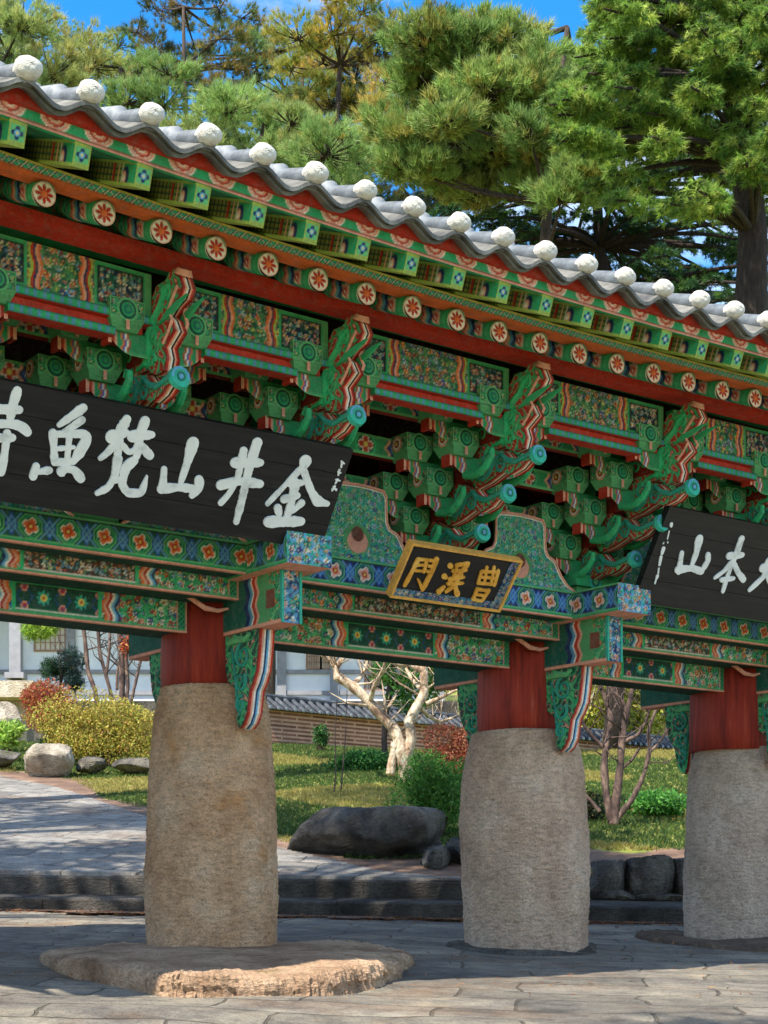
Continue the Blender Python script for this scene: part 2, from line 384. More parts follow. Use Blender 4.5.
for i, x in enumerate(COLX):
    pr, zb, zt, mt = prof[{0: 1, 1: 0, 2: 1, 3: 2}[i]]
    hs = np.array([p[1] for p in pr]); hs = hs/hs[-1]; rs = np.array([p[0] for p in pr])
    tt = np.linspace(0, 1, 130); rr = np.interp(tt, hs, rs)
    rr = np.convolve(np.pad(rr, 4, 'edge'), np.ones(9)/9, 'valid')
    pl = [(r, zb-.12+t*(zt-zb+.12)) for r, t in zip(rr, tt)]
    pl.append((rr[-1]-.03, zt+.012)); pl.append((.1, zt+.014))
    b = MB(); b.lathe(pl, 150)
    V = b.v[0]; n = V.copy(); n[:, 2] = 0; n /= np.linalg.norm(n, axis=1)[:, None]+1e-9
    d = .018*fbm(V, i+1, 2.3)+.006*fbm(V, i+4, 8)+.004*fbm(V, i+8, 26)+.003*RNG.normal(size=len(V))
    b.v[0] = V+n*d[:, None]
    ox = {1: .03, 2: .02, 3: .10}.get(i, .0)
    b.build('stone_pillar', mt, gate, (x+ox, 0, 0), True)
    # red wooden post on top
    b = MB(); r0 = (.315, .318, .345, .35)[i]
    pl = [(r0, zt-.02), (r0+.003, zt+.2), (r0-.004, 1.75), (r0-.008, 2.1)]
    b.lathe(pl, 64); V = b.v[0]
    b.build('wooden_post', REDWOOD, gate, (x, 0, 0), True)

# ---- beams
seg = [(-4.6, -2.36), (-2.36, 0), (0, 2.77), (2.77, 5.13), (5.13, 7.4)]
for k, (a, c) in enumerate(seg):
    b = MB(); x0, x1 = a+(.27 if k else 0), c-.27
    bs = {'front': beam(GRN, k, True)}
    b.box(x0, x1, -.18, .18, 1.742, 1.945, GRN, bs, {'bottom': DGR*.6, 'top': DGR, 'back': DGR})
    b.box(x0, x1, -.18-.004, -.18+.035, 1.742-.012, 1.742-.001, PNK)
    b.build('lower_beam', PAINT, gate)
for k, (a, c) in enumerate(seg):
    b = MB(); x0, x1 = a+.075, c-.075
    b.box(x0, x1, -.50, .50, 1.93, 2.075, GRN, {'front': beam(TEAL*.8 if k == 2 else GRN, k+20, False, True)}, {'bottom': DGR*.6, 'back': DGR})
    b.box(x0, x1, -.50-.004, -.50+.035, 1.93-.012, 1.93-.001, PNK)
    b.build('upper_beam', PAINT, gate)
for k, (a, c) in enumerate(seg):
    b = MB(); x0, x1 = a+.165, c-.165
    blue = (k == 2)
    f = medallion(NVY if blue else DGR, DTL if blue else GRN, BLU*1.2, PNK if blue else ORG, .235)
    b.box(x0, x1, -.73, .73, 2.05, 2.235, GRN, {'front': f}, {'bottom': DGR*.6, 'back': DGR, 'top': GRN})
    b.box(x0, x1, -.73-.004, -.73+.035, 2.05-.012, 2.05-.001, PNK)
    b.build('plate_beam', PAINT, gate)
for i, x in enumerate(COLX):
    blue = i in (1, 2)
    b = MB()                                   # end of the cross plate, jutting out over the post
    f = medallion(NVY if i == 2 else DGR, DTL if i == 2 else GRN, BLU*1.2, PNK if i == 2 else ORG, .235, .02)
    L = 1.20
    for sgn in (1,):
        b.box(-.163, .163, -L, L, 2.036, 2.232, GRN, {'left': f, 'right': f, 'front': floral(SKB, .07, (BLU, WHT, TEAL, PNK), i, TEAL)}, {'bottom': PNK*1.05, 'top': GRN})
    b.build('cross_plate', PAINT, gate, (x, 0, 0))
    def zz(S, T, w, h):                        # left face of beam end: plain green, then zigzag stripes, then foliage
        s = w-S; C = floral(GRN, .08, (GRN*1.4, LGR, ORG, GRN), 3)(S, T, w, h)
        k_ = s-.26-.035*np.abs(((T/h*2.2) % 1)-.5)*2
        for q, (wd, cc) in enumerate(((.0, NVY), (.045, SKB), (.065, WHT), (.08, RED), (.12, PNK), (.14, GRN))):
            pass
        C = mixc(C, sm(k_+.14), LGR*.7); 
        for lo, hi, cc in ((-.005, .02, PNK), (.02, .055, RED), (.055, .07, WHT), (.07, .10, SKB*.7), (.10, .15, NVY)):
            C = mixc(C, sm(np.minimum(k_-lo, hi-k_)), cc)
        C = mixc(C, sm(k_-.15), DGR*1.2)
        C = mixc(C, sm(.022-s), TEAL); C = mixc(C, sm(.02-T), PNK); C = mixc(C, sm(.05-np.abs(s-.13))*sm(.06-np.abs(T-h*.5)), BRN)
        return C
    b = MB()
    b.box(-.072, .072, -1.0, 1.0, 1.712, 2.035, GRN, {'left': zz, 'front': floral(SKB*.8, .075, (WHT, BLU, PNK, TEAL), i+2, NVY)}, {'bottom': PNK})
    for xx in (-.072, .060): b.box(xx-.002, xx+.014, -1.008, -.995, 1.712, 2.034, TEAL)
    b.build('beam_end', PAINT, gate, (x, 0, 0))
    # carved corner curl below the upper beam
    # hanging carved board, front and rear
    for sg in (1, -1):
        bb = MB()
        pr_ = [(.30, 1.71), (.72, 1.71), (.71, 1.62), (.695, 1.52), (.68, 1.45), (.64, 1.38), (.60, 1.33), (.585, 1.26), (.57, 1.19), (.53, 1.13), (.48, 1.10), (.455, 1.14), (.44, 1.25), (.43, 1.36), (.34, 1.42), (.31, 1.5)]
        pr_ = [(-sg*y, z) for y, z in pr_]
        st = [DRED, RED, PNK, WHT, NVY, SKB, WHT, PNK, RED]
        bb.prism(pr_, -.058, .058, GRN*.75, st)
        for xs in (-.0595, .0595): carved_side(bb, pr_, xs, 2, DGR, .008, 42)
        ob = bb.build('carved_hanging_board', PAINT, gate, (x, 0, 0))
        sc = MB()
        for xs in (-.062, .062):
            def sp(cy, cz, r, a0, turns, w=.014, col=TEAL*.75):
                pts = []
                for q in range(26):
                    t = q/25; a = a0+turns*2*math.pi*t; rr_ = r*(1-.75*t)
                    pts.append((xs, -sg*(cy+rr_*math.cos(a)), cz+rr_*math.sin(a)))
                sc.tube(pts, [w*(1-.4*t/25) for t in range(26)], 6, col)
            sp(.53, 1.56, .085, 1.8, 1.4); sp(.50, 1.40, .07, .6, -1.3); sp(.505, 1.25, .055, 1.2, 1.3)
            sc.tube([(xs, -sg*.36, 1.66), (xs, -sg*.45, 1.67), (xs, -sg*.56, 1.66), (xs, -sg*.62, 1.69)], [.022, .028, .022, .012], 6, LGR)
            sc.tube([(xs, -sg*y, z) for y, z in ((.40, 1.62), (.42, 1.52), (.44, 1.42), (.46, 1.30), (.50, 1.18))], .010, 6, TEAL*.6)
        sc.build('scroll_relief', PAINT, ob)
    for s2 in (-1, 1):                          # slim carved curls under the upper beam
        bb = MB()
        bb.tube([(s2*.335, -.30, 1.94), (s2*.31, -.33, 1.92), (s2*.24, -.36, 1.87), (s2*.15, -.37, 1.86), (s2*.08, -.38, 1.88)], [.012, .016, .018, .014, .008], 8, PNK)
        bb.build('carved_curl', PAINT, gate, (x, 0, 0))

# ---- dark infill wall behind the brackets
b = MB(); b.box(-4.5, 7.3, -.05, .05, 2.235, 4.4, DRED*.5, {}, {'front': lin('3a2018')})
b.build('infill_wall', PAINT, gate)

# ---- small green panels with wavy white outline between the bracket sets
BX = [-3.54, -2.36, -1.18, 0, 1.415, 2.83, 4.01, 5.19, 6.37]
def panel(xc, w):
    h = .50; bw = w; tw = w*.42
    prf = [(bw, 0), (bw*.86, .035), (bw*.74, .10), (bw*.66, .17), (bw*.62, .20), (bw*.50, .225), (bw*.45, .27), (bw*.44, .36), (bw*.44, .44), (bw*.40, .475), (bw*.22, .485), (0, .49)]
    pts = prf+[(-a, c) for a, c in prf[::-1][1:]]
    n = 60; b = MB()
    zs = np.linspace(0, .49, 64); ws = np.interp(zs, [p[1] for p in prf], [p[0] for p in prf])
    S = np.linspace(-1, 1, 90)
    X = S[:, None]*ws[None, :]; Z = np.broadcast_to(zs, X.shape)
    fn = floral(TEAL*.75, .06, (TEAL, LGR, BLU, GRN, TEAL, SKB), 7, LGR*.8)
    C = fn(X+5, Z, 1, 1)
    d = np.hypot(X-0.0, Z-.2); C = mixc(C, sm(.10-np.hypot(X/1.1, Z-.14)), LGR*.55); C = mixc(C, sm(.075-np.hypot(X/1.1, Z-.12)), PNK*.8); C = mixc(C, sm(.05-np.hypot(X, Z-.17)), BRN*.6)
    P = np.stack([X, np.full_like(X, -.715), Z+2.236], -1)
    i = np.arange(X.size).reshape(X.shape); Fq = np.stack([i[:-1, :-1], i[1:, :-1], i[1:, 1:], i[:-1, 1:]], -1).reshape(-1, 4)
    b.add(P.reshape(-1, 3), Fq, C.reshape(-1, 3))
    b.tube([(a, -.722, c+2.240) for a, c in pts], .0095, 6, PNK*.9)
    b.tube([(a*.965, -.720, c*.97+2.240) for a, c in pts], .0045, 5, WHT)
    b.box(-bw*.4, bw*.4, -.70, -.66, 2.236, 2.70, DGR)
    return b.build('green_panel', PAINT, gate, (xc, 0, 0))
for a, c in zip(BX[:-1], BX[1:]):
    panel((a+c)/2, .52*(c-a)/1.415)

# ---- bracket sets
def disc(b, x, y, z, r, axis='y', cols=(TEAL, DTL, LGR), n=14):
    k = len(cols)
    for q, c in enumerate(cols):
        rr = r*(1-q/k); e = .0022*q
        ring = [(math.cos(2*math.pi*t/n)*rr, math.sin(2*math.pi*t/n)*rr) for t in range(n)]
        if axis == 'y': b.add([(x+u, y-e, z+v) for u, v in ring], [tuple(range(n))], c)
        else: b.add([(x-e, y-u, z+v) for u, v in ring], [tuple(range(n))], c)
def block(b, x, y, z, s=.085, h=.12):
    """bearing block: square head over a tapering foot; painted disc on the front, small flower on its side"""
    t = s*.72
    for (a0, a1, z0, z1) in ((t, s, z-h*.5, z-h*.12),):
        V = [(x-a0, y-a0, z0), (x+a0, y-a0, z0), (x+a0, y+a0, z0), (x-a0, y+a0, z0), (x-a1, y-a1, z1), (x+a1, y-a1, z1), (x+a1, y+a1, z1), (x-a1, y+a1, z1)]
        b.add(V, [(0, 1, 5, 4), (1, 2, 6, 5), (2, 3, 7, 6), (3, 0, 4, 7), (3, 2, 1, 0)], LGR*.75)
    def bf(S, T, w, hh):
        C = floral(GRN*.9, .05, (GRN, LGR, DGR, TEAL), 3, LGR*.9)(S, T, w, hh); D = np.minimum(np.minimum(S, w-S), np.minimum(T, hh-T))
        C = mixc(C, sm(.008-D), LGR); C = mixc(C, sm(.003-np.abs(D-.011), .003), BLK); return C
    b.box(x-s, x+s, y-s, y+s, z-h*.12, z+h*.5, GRN*1.05, {'front': bf, 'left': bf}, {'bottom': DGR}, .008)
    disc(b, x, y-s-.002, z+h*.16, s*.62, 'y', (LGR, DGR, GRN, DTL, GRN))
    disc(b, x-s-.002, y, z+h*.14, s*.5, 'x', (PNK, WHT, RED, YEL), 10)
    b.box(x-.010, x+.010, y-s-.009, y-s-.002, z-h*.5, z-h*.18, PNK)
def arm(b, y, z, L, hh=.075):
    """bracket arm parallel to the wall, curved-up ends, striped face"""
    def fn(S, T, w, h):
        C = base(S, GRN*.8); D = np.minimum(S, w-S); c = np.abs(S-w/2)
        C = chevron(C, D, T, .06, .05, h, (ORG, BLU, WHT, RED)); 
        C = mixc(C, sm(.03-D), PNK); C = mixc(C, sm(.016-D), RED)
        x = c; e = np.abs(x)+np.abs(T-h*.5)
        C = mixc(C, sm(.05-e), WHT); C = mixc(C, sm(.042-e), RED); C = mixc(C, sm(.02-e), YEL)
        C = mixc(C, sm(.012-T), LGR)
        return C
    b.box(-L+.022, L-.022, y-.045, y+.045, z-hh, z+hh, GRN*.8, {'front': fn}, {'left': RED, 'right': RED, 'bottom': DRED}, .012)
    for v in b.v:
        t = np.clip((np.abs(v[:, 0])-(L-.15))/.15, 0, 1); k_ = .09*t*t; v[:, 2] = np.maximum(v[:, 2], z-hh+k_)
    for s_ in (-1, 1):
        x0, x1 = (L-.021, L) if s_ > 0 else (-L, -L+.021)
        b.box(x0, x1, y-.044, y+.044, z-hh*.2, z+hh*.99, PNK, {}, {'front': PNK, 'left': RED, 'bottom': RED})
steps = [-.60, -.86, -1.13, -1.40]
STR = [DRED, RED, PNK, WHT, BLK, PNK, RED, DRED]
def scroll(b, cy, cz, r, a0, turns, xs, w=.012, col=TEAL*.7, n=22):
    pts = []
    for q in range(n):
        t = q/(n-1); a = a0+turns*2*math.pi*t; rr = r*(1-.78*t)
        pts.append((xs, cy+rr*math.cos(a), cz+rr*math.sin(a)))
    b.tube(pts, [w*(1-.35*t/n) for t in range(n)], 6, col)
b = MB(); block(b, 0, 0, 0, .105, .165); BO = b.build('bearing_block', PAINT, None); BLK_ME = BO.data; bpy.data.objects.remove(BO)
proto = bpy.data.objects.new('bracket_set', None); COL.objects.link(proto); proto.parent = gate
b = MB(); V = None
b.box(-.19, .19, -.74, -.36, 2.29, 2.37, GRN); b.box(-.15, .15, -.70, -.40, 2.236, 2.29, LGR*.8)
disc(b, 0, -.742, 2.33, .06); b.build('base_block', PAINT, proto)
for j, y in enumerate(steps):
    z = 2.43+.205*j
    for lv, L in ((0, .30), (1, .47)):
        zz_ = z+.205*lv
        if zz_ > 3.15: continue
        b = MB(); arm(b, y, zz_, L, .062)
        b.build('cross_arm', PAINT, proto)
        for x in (-L+.085, L-.085): 
            o = link('bearing_block', BLK_ME, proto, (x, y, zz_+.135))
# painted rails running from set to set behind the bracket arms
def railfn(k):
    def fn(S, T, w, h):
        C = base(S, GRN*.75); D = np.minimum(S, w-S)
        q = np.abs(S-w/2); x = (q+.18) % .36-.18; y = T-h/2; d = np.hypot(x, y); a = np.arctan2(y, x)
        C = mixc(C, sm(h*.62-d), GRN*1.2); C = mixc(C, sm(h*.5-d), DGR)
        C = mixc(C, sm(h*(.22+.2*np.abs(np.cos(a*2)))+.006-d), WHT*.9); C = mixc(C, sm(h*(.22+.2*np.abs(np.cos(a*2)))-d), RED*.9); C = mixc(C, sm(h*.12-d), YEL)
        C = chevron(C, D, T, .36, .12, h, (ORG, RED, WHT, BLU, NVY, PNK)); C = chevron(C, D, T, .14, .09, h, (ORG, BLU, WHT, RED))
        C = mixc(C, sm(.014-T), LGR); C = mixc(C, sm(T-h+.012), LGR*.8)
        return C
    return fn
for a, c in zip(BX[:-1], BX[1:]):
    for j, y in enumerate(steps[:3]):
        z = 2.43+.205*(j+1)+.07; b = MB()
        b.box(a+.06, c-.06, y+.055, y+.115, z+.0, z+.135, GRN, {'front': railfn(j)}, {'bottom': DRED}, .011)
        b.build('painted_rail', PAINT, gate)
# beams perpendicular to the wall
b = MB()
for j, y in enumerate(steps):
    b.box(-.05, .05, y+.05, .0, 2.375+.205*j, 2.53+.205*j, GRN*.6, {}, {'left': DRED, 'bottom': DRED})
b.build('bracket_core', PAINT, proto)
tips = [(-1.14, 2.42), (-1.40, 2.63), (-1.69, 2.82)]
for k, (ty, tz) in enumerate(tips):
    L = 1+.25*k
    out = [(.62, -.02), (.56, -.10), (.44, -.085), (.30, -.045), (.22, -.075), (.12, -.055), (.06, -.02), (.0, -.03), (-.012, .0), (0, .04), (.07, .025), (.14, .012), (.22, .03), (.28, .09), (.36, .11), (.44, .16), (.62, .16)]
    pr_ = [(ty+a, tz+c) for a, c in out]
    b = MB(); b.prism(pr_, -.046, .046, DRED*1.3, STR)
    for xs in (-.0475, .0475): carved_side(b, pr_, xs, k)
    o = b.build('bracket_tongue', PAINT, proto)
    b = MB()
    for xs in (-.050, .050):
        b.tube([(xs, ty+a, tz+c) for a, c in ((.0, .015), (.08, .0), (.16, -.01), (.24, .02), (.30, .07), (.36, .04), (.42, -.03), (.48, -.06), (.54, -.03))], [.018, .018, .019, .022, .02, .018, .018, .016, .01], 6, TEAL*.75)
        scroll(b, ty+.31, tz-.0, .055, 1.2, 1.3, xs); scroll(b, ty+.44, tz+.06, .06, 4.0, -1.3, xs)
        scroll(b, ty+.56, tz+.02, .05, 1.0, 1.2, xs)
    b.tube([(0, ty+.012, tz+.006), (0, ty-.018, tz+.012)], [.064, .060], 14, TEAL*1.1)
    disc(b, 0, ty-.0195, tz+.012, .056, 'y', (SKB, TEAL, DTL, SKB))
    b.build('scroll_relief', PAINT, proto)
    for xs in (-.17, .17):
        b = MB(); y0 = ty+.30; b.tube([(xs, y0+a, tz+c) for a, c in ((.22, -.04), (.14, -.055), (.06, -.05), (.0, -.02), (-.05, .03), (-.055, .07), (-.02, .085), (.01, .06))], [.026, .028, .028, .026, .022, .018, .014, .010], 7, GRN*1.1); b.build('curled_arm', PAINT, proto)
top = [(-1.05, 2.95), (-1.42, 2.93), (-1.52, 2.88), (-1.60, 2.885), (-1.625, 2.95), (-1.60, 3.015), (-1.66, 3.05), (-1.705, 3.075), (-1.66, 3.15), (-1.62, 3.18), (-1.68, 3.215), (-1.76, 3.235), (-1.80, 3.28), (-1.77, 3.34), (-1.73, 3.395), (-1.66, 3.40), (-1.62, 3.37), (-1.52, 3.37), (-1.40, 3.25), (-1.25, 3.18), (-1.05, 3.15)]
b = MB(); b.prism(top, -.044, .044, DRED*1.3, STR)
for xs in (-.0455, .0455): carved_side(b, top, xs, 4, RED, .0075, 48)
o = b.build('bracket_head', PAINT, proto)
b = MB()
for xs in (-.048, .048):
    b.tube([(xs, y, z) for y, z in ((-1.68, 3.33), (-1.62, 3.30), (-1.58, 3.24), (-1.50, 3.19), (-1.44, 3.12), (-1.45, 3.03), (-1.40, 2.97), (-1.30, 2.96))], [.012, .020, .024, .024, .024, .022, .02, .012], 6, GRN*1.3)
    scroll(b, -1.64, 3.29, .05, .5, 1.3, xs, col=GRN*1.25); scroll(b, -1.50, 3.10, .05, 2.5, -1.3, xs, col=GRN*1.25); scroll(b, -1.38, 3.05, .055, .5, 1.3, xs, col=GRN*1.25)
    scroll(b, -1.47, 2.97, .045, 3.5, -1.2, xs, col=GRN*1.25)
    # leaf
    b.prism([(-1.56, 3.14), (-1.64, 3.15), (-1.75, 3.175), (-1.87, 3.222), (-1.76, 3.215), (-1.64, 3.19)], xs-.010 if xs < 0 else xs-.006, xs+.006 if xs < 0 else xs+.010, GRN*1.1)
    for q in range(4): scroll(b, -1.20-.09*q, 3.06+.025*q, .045, q*1.7, 1.2*(-1)**q, xs, col=GRN*1.3)
    b.tube([(xs, y, z) for y, z in ((-1.76, 3.30), (-1.70, 3.24), (-1.66, 3.20), (-1.70, 3.13), (-1.66, 3.08), (-1.60, 3.03))], .010, 5, PNK)
b.tube([(0, -1.735, 3.37), (0, -1.75, 3.40)], [.055, .04], 12, PNK)
b.build('scroll_relief', PAINT, proto)
proto.location.x = BX[1]
for x in BX[2:-1]:
    copy_part(proto, gate, (x, 0, 0))

# ---- painted boards above the outer arms, one per bay between brackets
for k, (a, c) in enumerate(zip(BX[:-1], BX[1:])):
    b = MB()
    def fn(S, T, w, h, k=k):
        C = floral(LGR*.55, .07, (PNK, ORG, BLU, GRN, SKB, YGR, BRN), 30+k, DGR)(S, T, w, h)
        D = np.minimum(S, w-S); e = .36
        C = chevron(C, D, T, e, .07, h, (YGR, RED, NVY, PNK, ORG))
        I = D < e-.01
        fr = np.minimum(np.minimum(D-.05, e-.03-D), np.minimum(T-.02, h-.02-T))
        P = floral(NVY*.6, .05, (PNK, WHT, TEAL, SKB, RED), 40+k, DGR)(S, T, w, h)
        P = mixc(P, sm(.014-fr), BLK); P = mixc(P, sm(-fr+.002), GRN); P = mixc(P, sm(-fr-.012), LGR*.8)
        return np.where(I[..., None], P, C)
    b.box(a+.05, c-.05, -1.47, -1.40, 3.19, 3.422, GRN, {'front': fn}, {'bottom': DRED}); b.build('painted_board', PAINT, gate, warp=warp)
    b = MB()
    st = lambda S, T, w, h: mixc(mixc(base(S, GRN), sm(.009-np.abs(((S/.05) % 1)-.5)*.05), SKB*.7), sm(np.abs(T-h/2)-h*.33), DGR)
    b.box(a+.055, c-.055, -1.50, -1.38, 3.145, 3.188, GRN, {'front': st}, {'bottom': RED})
    b.box(a+.10, c-.10, -1.46, -1.40, 3.10, 3.143, RED)
    b.box(a+.28, c-.28, -1.49, -1.39, 3.055, 3.098, GRN, {'front': st}, {'bottom': RED})
    b.build('tie_rail', PAINT, gate, warp=warp)
b = MB(); b.box(-4.6, 7.3, -1.56, -1.36, 3.424, 3.448, GRN, {}, {'bottom': GRN*.8}); b.build('green_rail', PAINT, gate, warp=warp)
b = MB()
n = 60
for i in range(n):
    x0 = -4.65+i*12/n; b.box(x0, x0+12/n, -1.64, -1.50, 3.449, 3.505, RED*1.05, {}, {'bottom': RED*1.05})
b.build('eave_purlin', PAINT, gate, warp=warp)
# ---- eaves: rafters
RS = .327; x0r = -1.787
def rside(u, phi):   # round rafter painted band pattern along the length u (distance from its end), around phi
    C = base(u, GRN)
    C = mixc(C, sm(.012-np.abs(u-.05), .006), GRN*1.3)
    x = u-.135; y = (phi)*.055
    d = np.hypot(x, y); a = np.arctan2(y, x)
    C = mixc(C, sm(.045-d), WHT); C = mixc(C, sm(.038-d*(1+.15*np.cos(5*a))), PNK); C = mixc(C, sm(.022-d), RED); C = mixc(C, sm(.008-d), WHT)
    C = mixc(C, sm(.02-np.abs(u-.195+.02*np.cos(phi*4)), .005), NVY); C = mixc(C, sm(.010-np.abs(u-.22+.02*np.cos(phi*4)), .005), SKB)
    C = mixc(C, sm(.014-np.abs(u-.255+.02*np.cos(phi*4)), .005), PNK); C = mixc(C, sm(.010-np.abs(u-.28+.02*np.cos(phi*4)), .005), RED)
    q = np.sin(u*120)*np.sin(phi*6)
    C = mixc(C, sm(q*.01, .01)*(u > .30), DGR); C = mixc(C, sm(.012-np.abs(((u/.09) % 1)-.5)*.09)*(u > .32), BRN)
    return C
b = MB()
nL, nS = 70, 24; r = .060
us = np.concatenate([np.linspace(0, .5, 56), np.linspace(.55, 2.1, 15)]); ph = np.linspace(0, 2*math.pi, nS+1)[:-1]
slope = np.array([0, 1, .42]); slope = slope/np.linalg.norm(slope)
up = np.array([0, -slope[2], slope[1]])
E0 = np.array([0, -2.0, 3.402])
U, PH = np.meshgrid(us, ph, indexing='ij')
P = E0+U[..., None]*slope+r*(np.cos(PH)[..., None]*np.array([-1, 0, 0])+np.sin(PH)[..., None]*up)
pw = (PH+math.pi) % (2*math.pi)-math.pi
C = rside(U, pw+.2)
i = np.arange(P.shape[0]*nS).reshape(P.shape[0], nS); j = np.roll(i, -1, 1)
Fq = np.stack([i[:-1], i[1:], j[1:], j[:-1]], -1).reshape(-1, 4)
b.add(P.reshape(-1, 3), Fq, C.reshape(-1, 3))
# painted flower on the rafter end
rr = np.linspace(0, 1, 14); aa = np.linspace(0, 2*math.pi, 49)
RR, AA = np.meshgrid(rr, aa, indexing='ij'); d = RR*.062
C = base(RR, WHT); pet = .026+.028*np.abs(np.cos(AA*4))
C = mixc(C, sm(pet-d, .006), RED); C = mixc(C, sm(.6-np.abs(d-pet)/.006, 1), WHT); C = mixc(C, sm(.017-d, .006), ORG*1.1); C = mixc(C, sm(.0035-np.abs(d-.060), .004), PNK)
P = E0+np.array([0, -.004, 0])+d[..., None]*(np.cos(AA)[..., None]*np.array([1, 0, 0])+np.sin(AA)[..., None]*np.array([0, 0, 1.]))
i = np.arange(P.shape[0]*P.shape[1]).reshape(P.shape[:2]); Fq = np.stack([i[:-1, :-1], i[1:, :-1], i[1:, 1:], i[:-1, 1:]], -1).reshape(-1, 4)
b.add(P.reshape(-1, 3), Fq[:, ::-1], C.reshape(-1, 3))
b.tube([E0+np.array([0, -.003, 0]), E0+np.array([0, .022, .008])], [.0622, .058], 24, WHT, caps=False)
raf = b.build('rafter', PAINT, gate)
b = MB()                                      # flying rafter, square
F0 = np.array([0, -2.42, 3.442]); fs = np.array([0, 1, .40]); fs /= np.linalg.norm(fs); fu = np.array([0, -fs[2], fs[1]]); hw = .043; hv = .058
b.patch(F0+np.array([-hw, 0, 0])-fu*hv, (1, 0, 0), fu, 2*hw, 2*hv, fly_face, res=.005)
LF = .62
b.patch(F0+np.array([-hw, 0, 0])-fu*hv+fs*LF, -fs, fu, LF, 2*hv, fly_side, res=.006)
b.patch(F0+np.array([hw, 0, 0])-fu*hv, fs, fu, LF, 2*hv, None, GRN)
b.patch(F0+np.array([-hw, 0, 0])-fu*hv+fs*LF, (1, 0, 0), -fs, 2*hw, LF, None, YGR*.8)
b.patch(F0+np.array([-hw, 0, 0])+fu*hv, (1, 0, 0), fs, 2*hw, LF, None, GRN)
fly = b.build('flying_rafter', PAINT, gate)
idx = list(range(-8, 27))
for q, kk in enumerate(idx):
    x = x0r+kk*RS
    for src in (raf, fly):
        o = src if q == 0 else copy_part(src, gate)
        o.location = (x, 0, zc(x))
# ---- eave boards
def strip(name, y0, y1, z0, z1, fn, col, bottom, res=.009, x0=-4.6, x1=7.3):
    b = MB(); L = x1-x0; n = 40
    for i in range(n):
        a = x0+L*i/n; c = a+L/n
        f = (lambda S, T, w, h, a=a, x0=x0: fn(S+a-x0, T, w, h)) if fn else None
        b.box(a, c, y0, y1, z0, z1, col, {'front': f} if f else {}, {'bottom': bottom}, res)
    return b.build(name, PAINT, gate, warp=warp)
strip('rafter_end_board', -2.04, -1.93, 3.468, 3.528, zigzag, ORG, ORG*.9, .0085, -2.6, 4.2)
strip('crescent_board', -2.445, -2.42, 3.490, 3.575, crescents, GRN, GRN, .008, -2.6, 4.2)
def deck(name, y0, z0, y1, z1, th, col, x0=-4.7, x1=7.4):
    b = MB(); n = 40
    for i in range(n):
        a = x0+(x1-x0)*i/n; c = x0+(x1-x0)*(i+1)/n
        V = [(a, y0, z0), (c, y0, z0), (c, y1, z1), (a, y1, z1), (a, y0, z0+th), (c, y0, z0+th), (c, y1, z1+th), (a, y1, z1+th)]
        b.add(V, [(0, 3, 2, 1), (4, 5, 6, 7), (0, 1, 5, 4), (2, 3, 7, 6), (1, 2, 6, 5), (3, 0, 4, 7)], col)
    return b.build(name, PAINT, gate, warp=warp)
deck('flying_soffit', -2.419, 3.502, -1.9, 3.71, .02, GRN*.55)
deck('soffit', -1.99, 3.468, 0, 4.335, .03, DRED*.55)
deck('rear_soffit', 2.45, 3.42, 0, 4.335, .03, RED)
# scalloped red fascia, following the tiles
TS = .3145; x0t = -2.147
b = MB(); nx = 600; xs = np.linspace(-4.6, 7.3, nx); phs = (xs-x0t)/TS*2*math.pi
zt_ = 3.650+.030*np.cos(phs); zb_ = np.full(nx, 3.625)
zt_ = 3.595+.036*np.cos(phs); zb_ = np.full(nx, 3.556)
for yy in (-2.475,):
    V = np.concatenate([np.column_stack([xs, np.full(nx, yy), zb_]), np.column_stack([xs, np.full(nx, yy), zt_]), np.column_stack([xs, np.full(nx, yy+.10), zb_]), np.column_stack([xs, np.full(nx, yy+.10), zt_+.03])])
    Fq = []
    for i in range(nx-1):
        Fq += [(i, i+1, nx+i+1, nx+i), (2*nx+i+1, 2*nx+i, 3*nx+i, 3*nx+i+1), (nx+i, nx+i+1, 3*nx+i+1, 3*nx+i), (i+1, i, 2*nx+i, 2*nx+i+1)]
    b.add(V, Fq, RED*.9)
b.build('scalloped_fascia', PAINT, gate, warp=warp)
# pan tiles: wavy sheet, curved roof section
def roofz(y): t = (2.62-abs(y))/2.62; return 3.588+1.06*t+.18*t*t
def panv(x, y): return roofz(y)+.034*math.cos((x-x0t)/TS*2*math.pi)-.010
b = MB(); nx = 38*12; xs = np.linspace(x0t-8*TS, x0t+30*TS, nx+1)
ys = list(np.linspace(-2.58, 0, 22))
for lay, (ya, dz) in enumerate(((-2.58, 0), (-2.545, -.026))):
    yl = ys if lay == 0 else [ya, ya+.35]
    yl = [max(y, ya) for y in yl]
    X, Y = np.meshgrid(xs, yl, indexing='ij'); t = (2.62-np.abs(Y))/2.62
    Z = 3.588+1.06*t+.18*t*t+.036*np.cos((X-x0t)/TS*2*math.pi)-.014+dz
    for d2 in (0, -.022):
        P = np.stack([X, Y, Z+d2], -1); i = np.arange(X.size).reshape(X.shape)
        Fq = np.stack([i[:-1, :-1], i[1:, :-1], i[1:, 1:], i[:-1, 1:]], -1).reshape(-1, 4)
        b.add(P.reshape(-1, 3), Fq, GRN)
    Pf = np.concatenate([np.stack([X[:, 0], Y[:, 0], Z[:, 0]], -1), np.stack([X[:, 0], Y[:, 0], Z[:, 0]-.022], -1)])
    m = len(xs); b.add(Pf, [(i+m, i+1+m, i+1, i) for i in range(m-1)], GRN)
b.build('pan_tiles', TILE, gate, warp=warp, smooth=False)
b = MB()
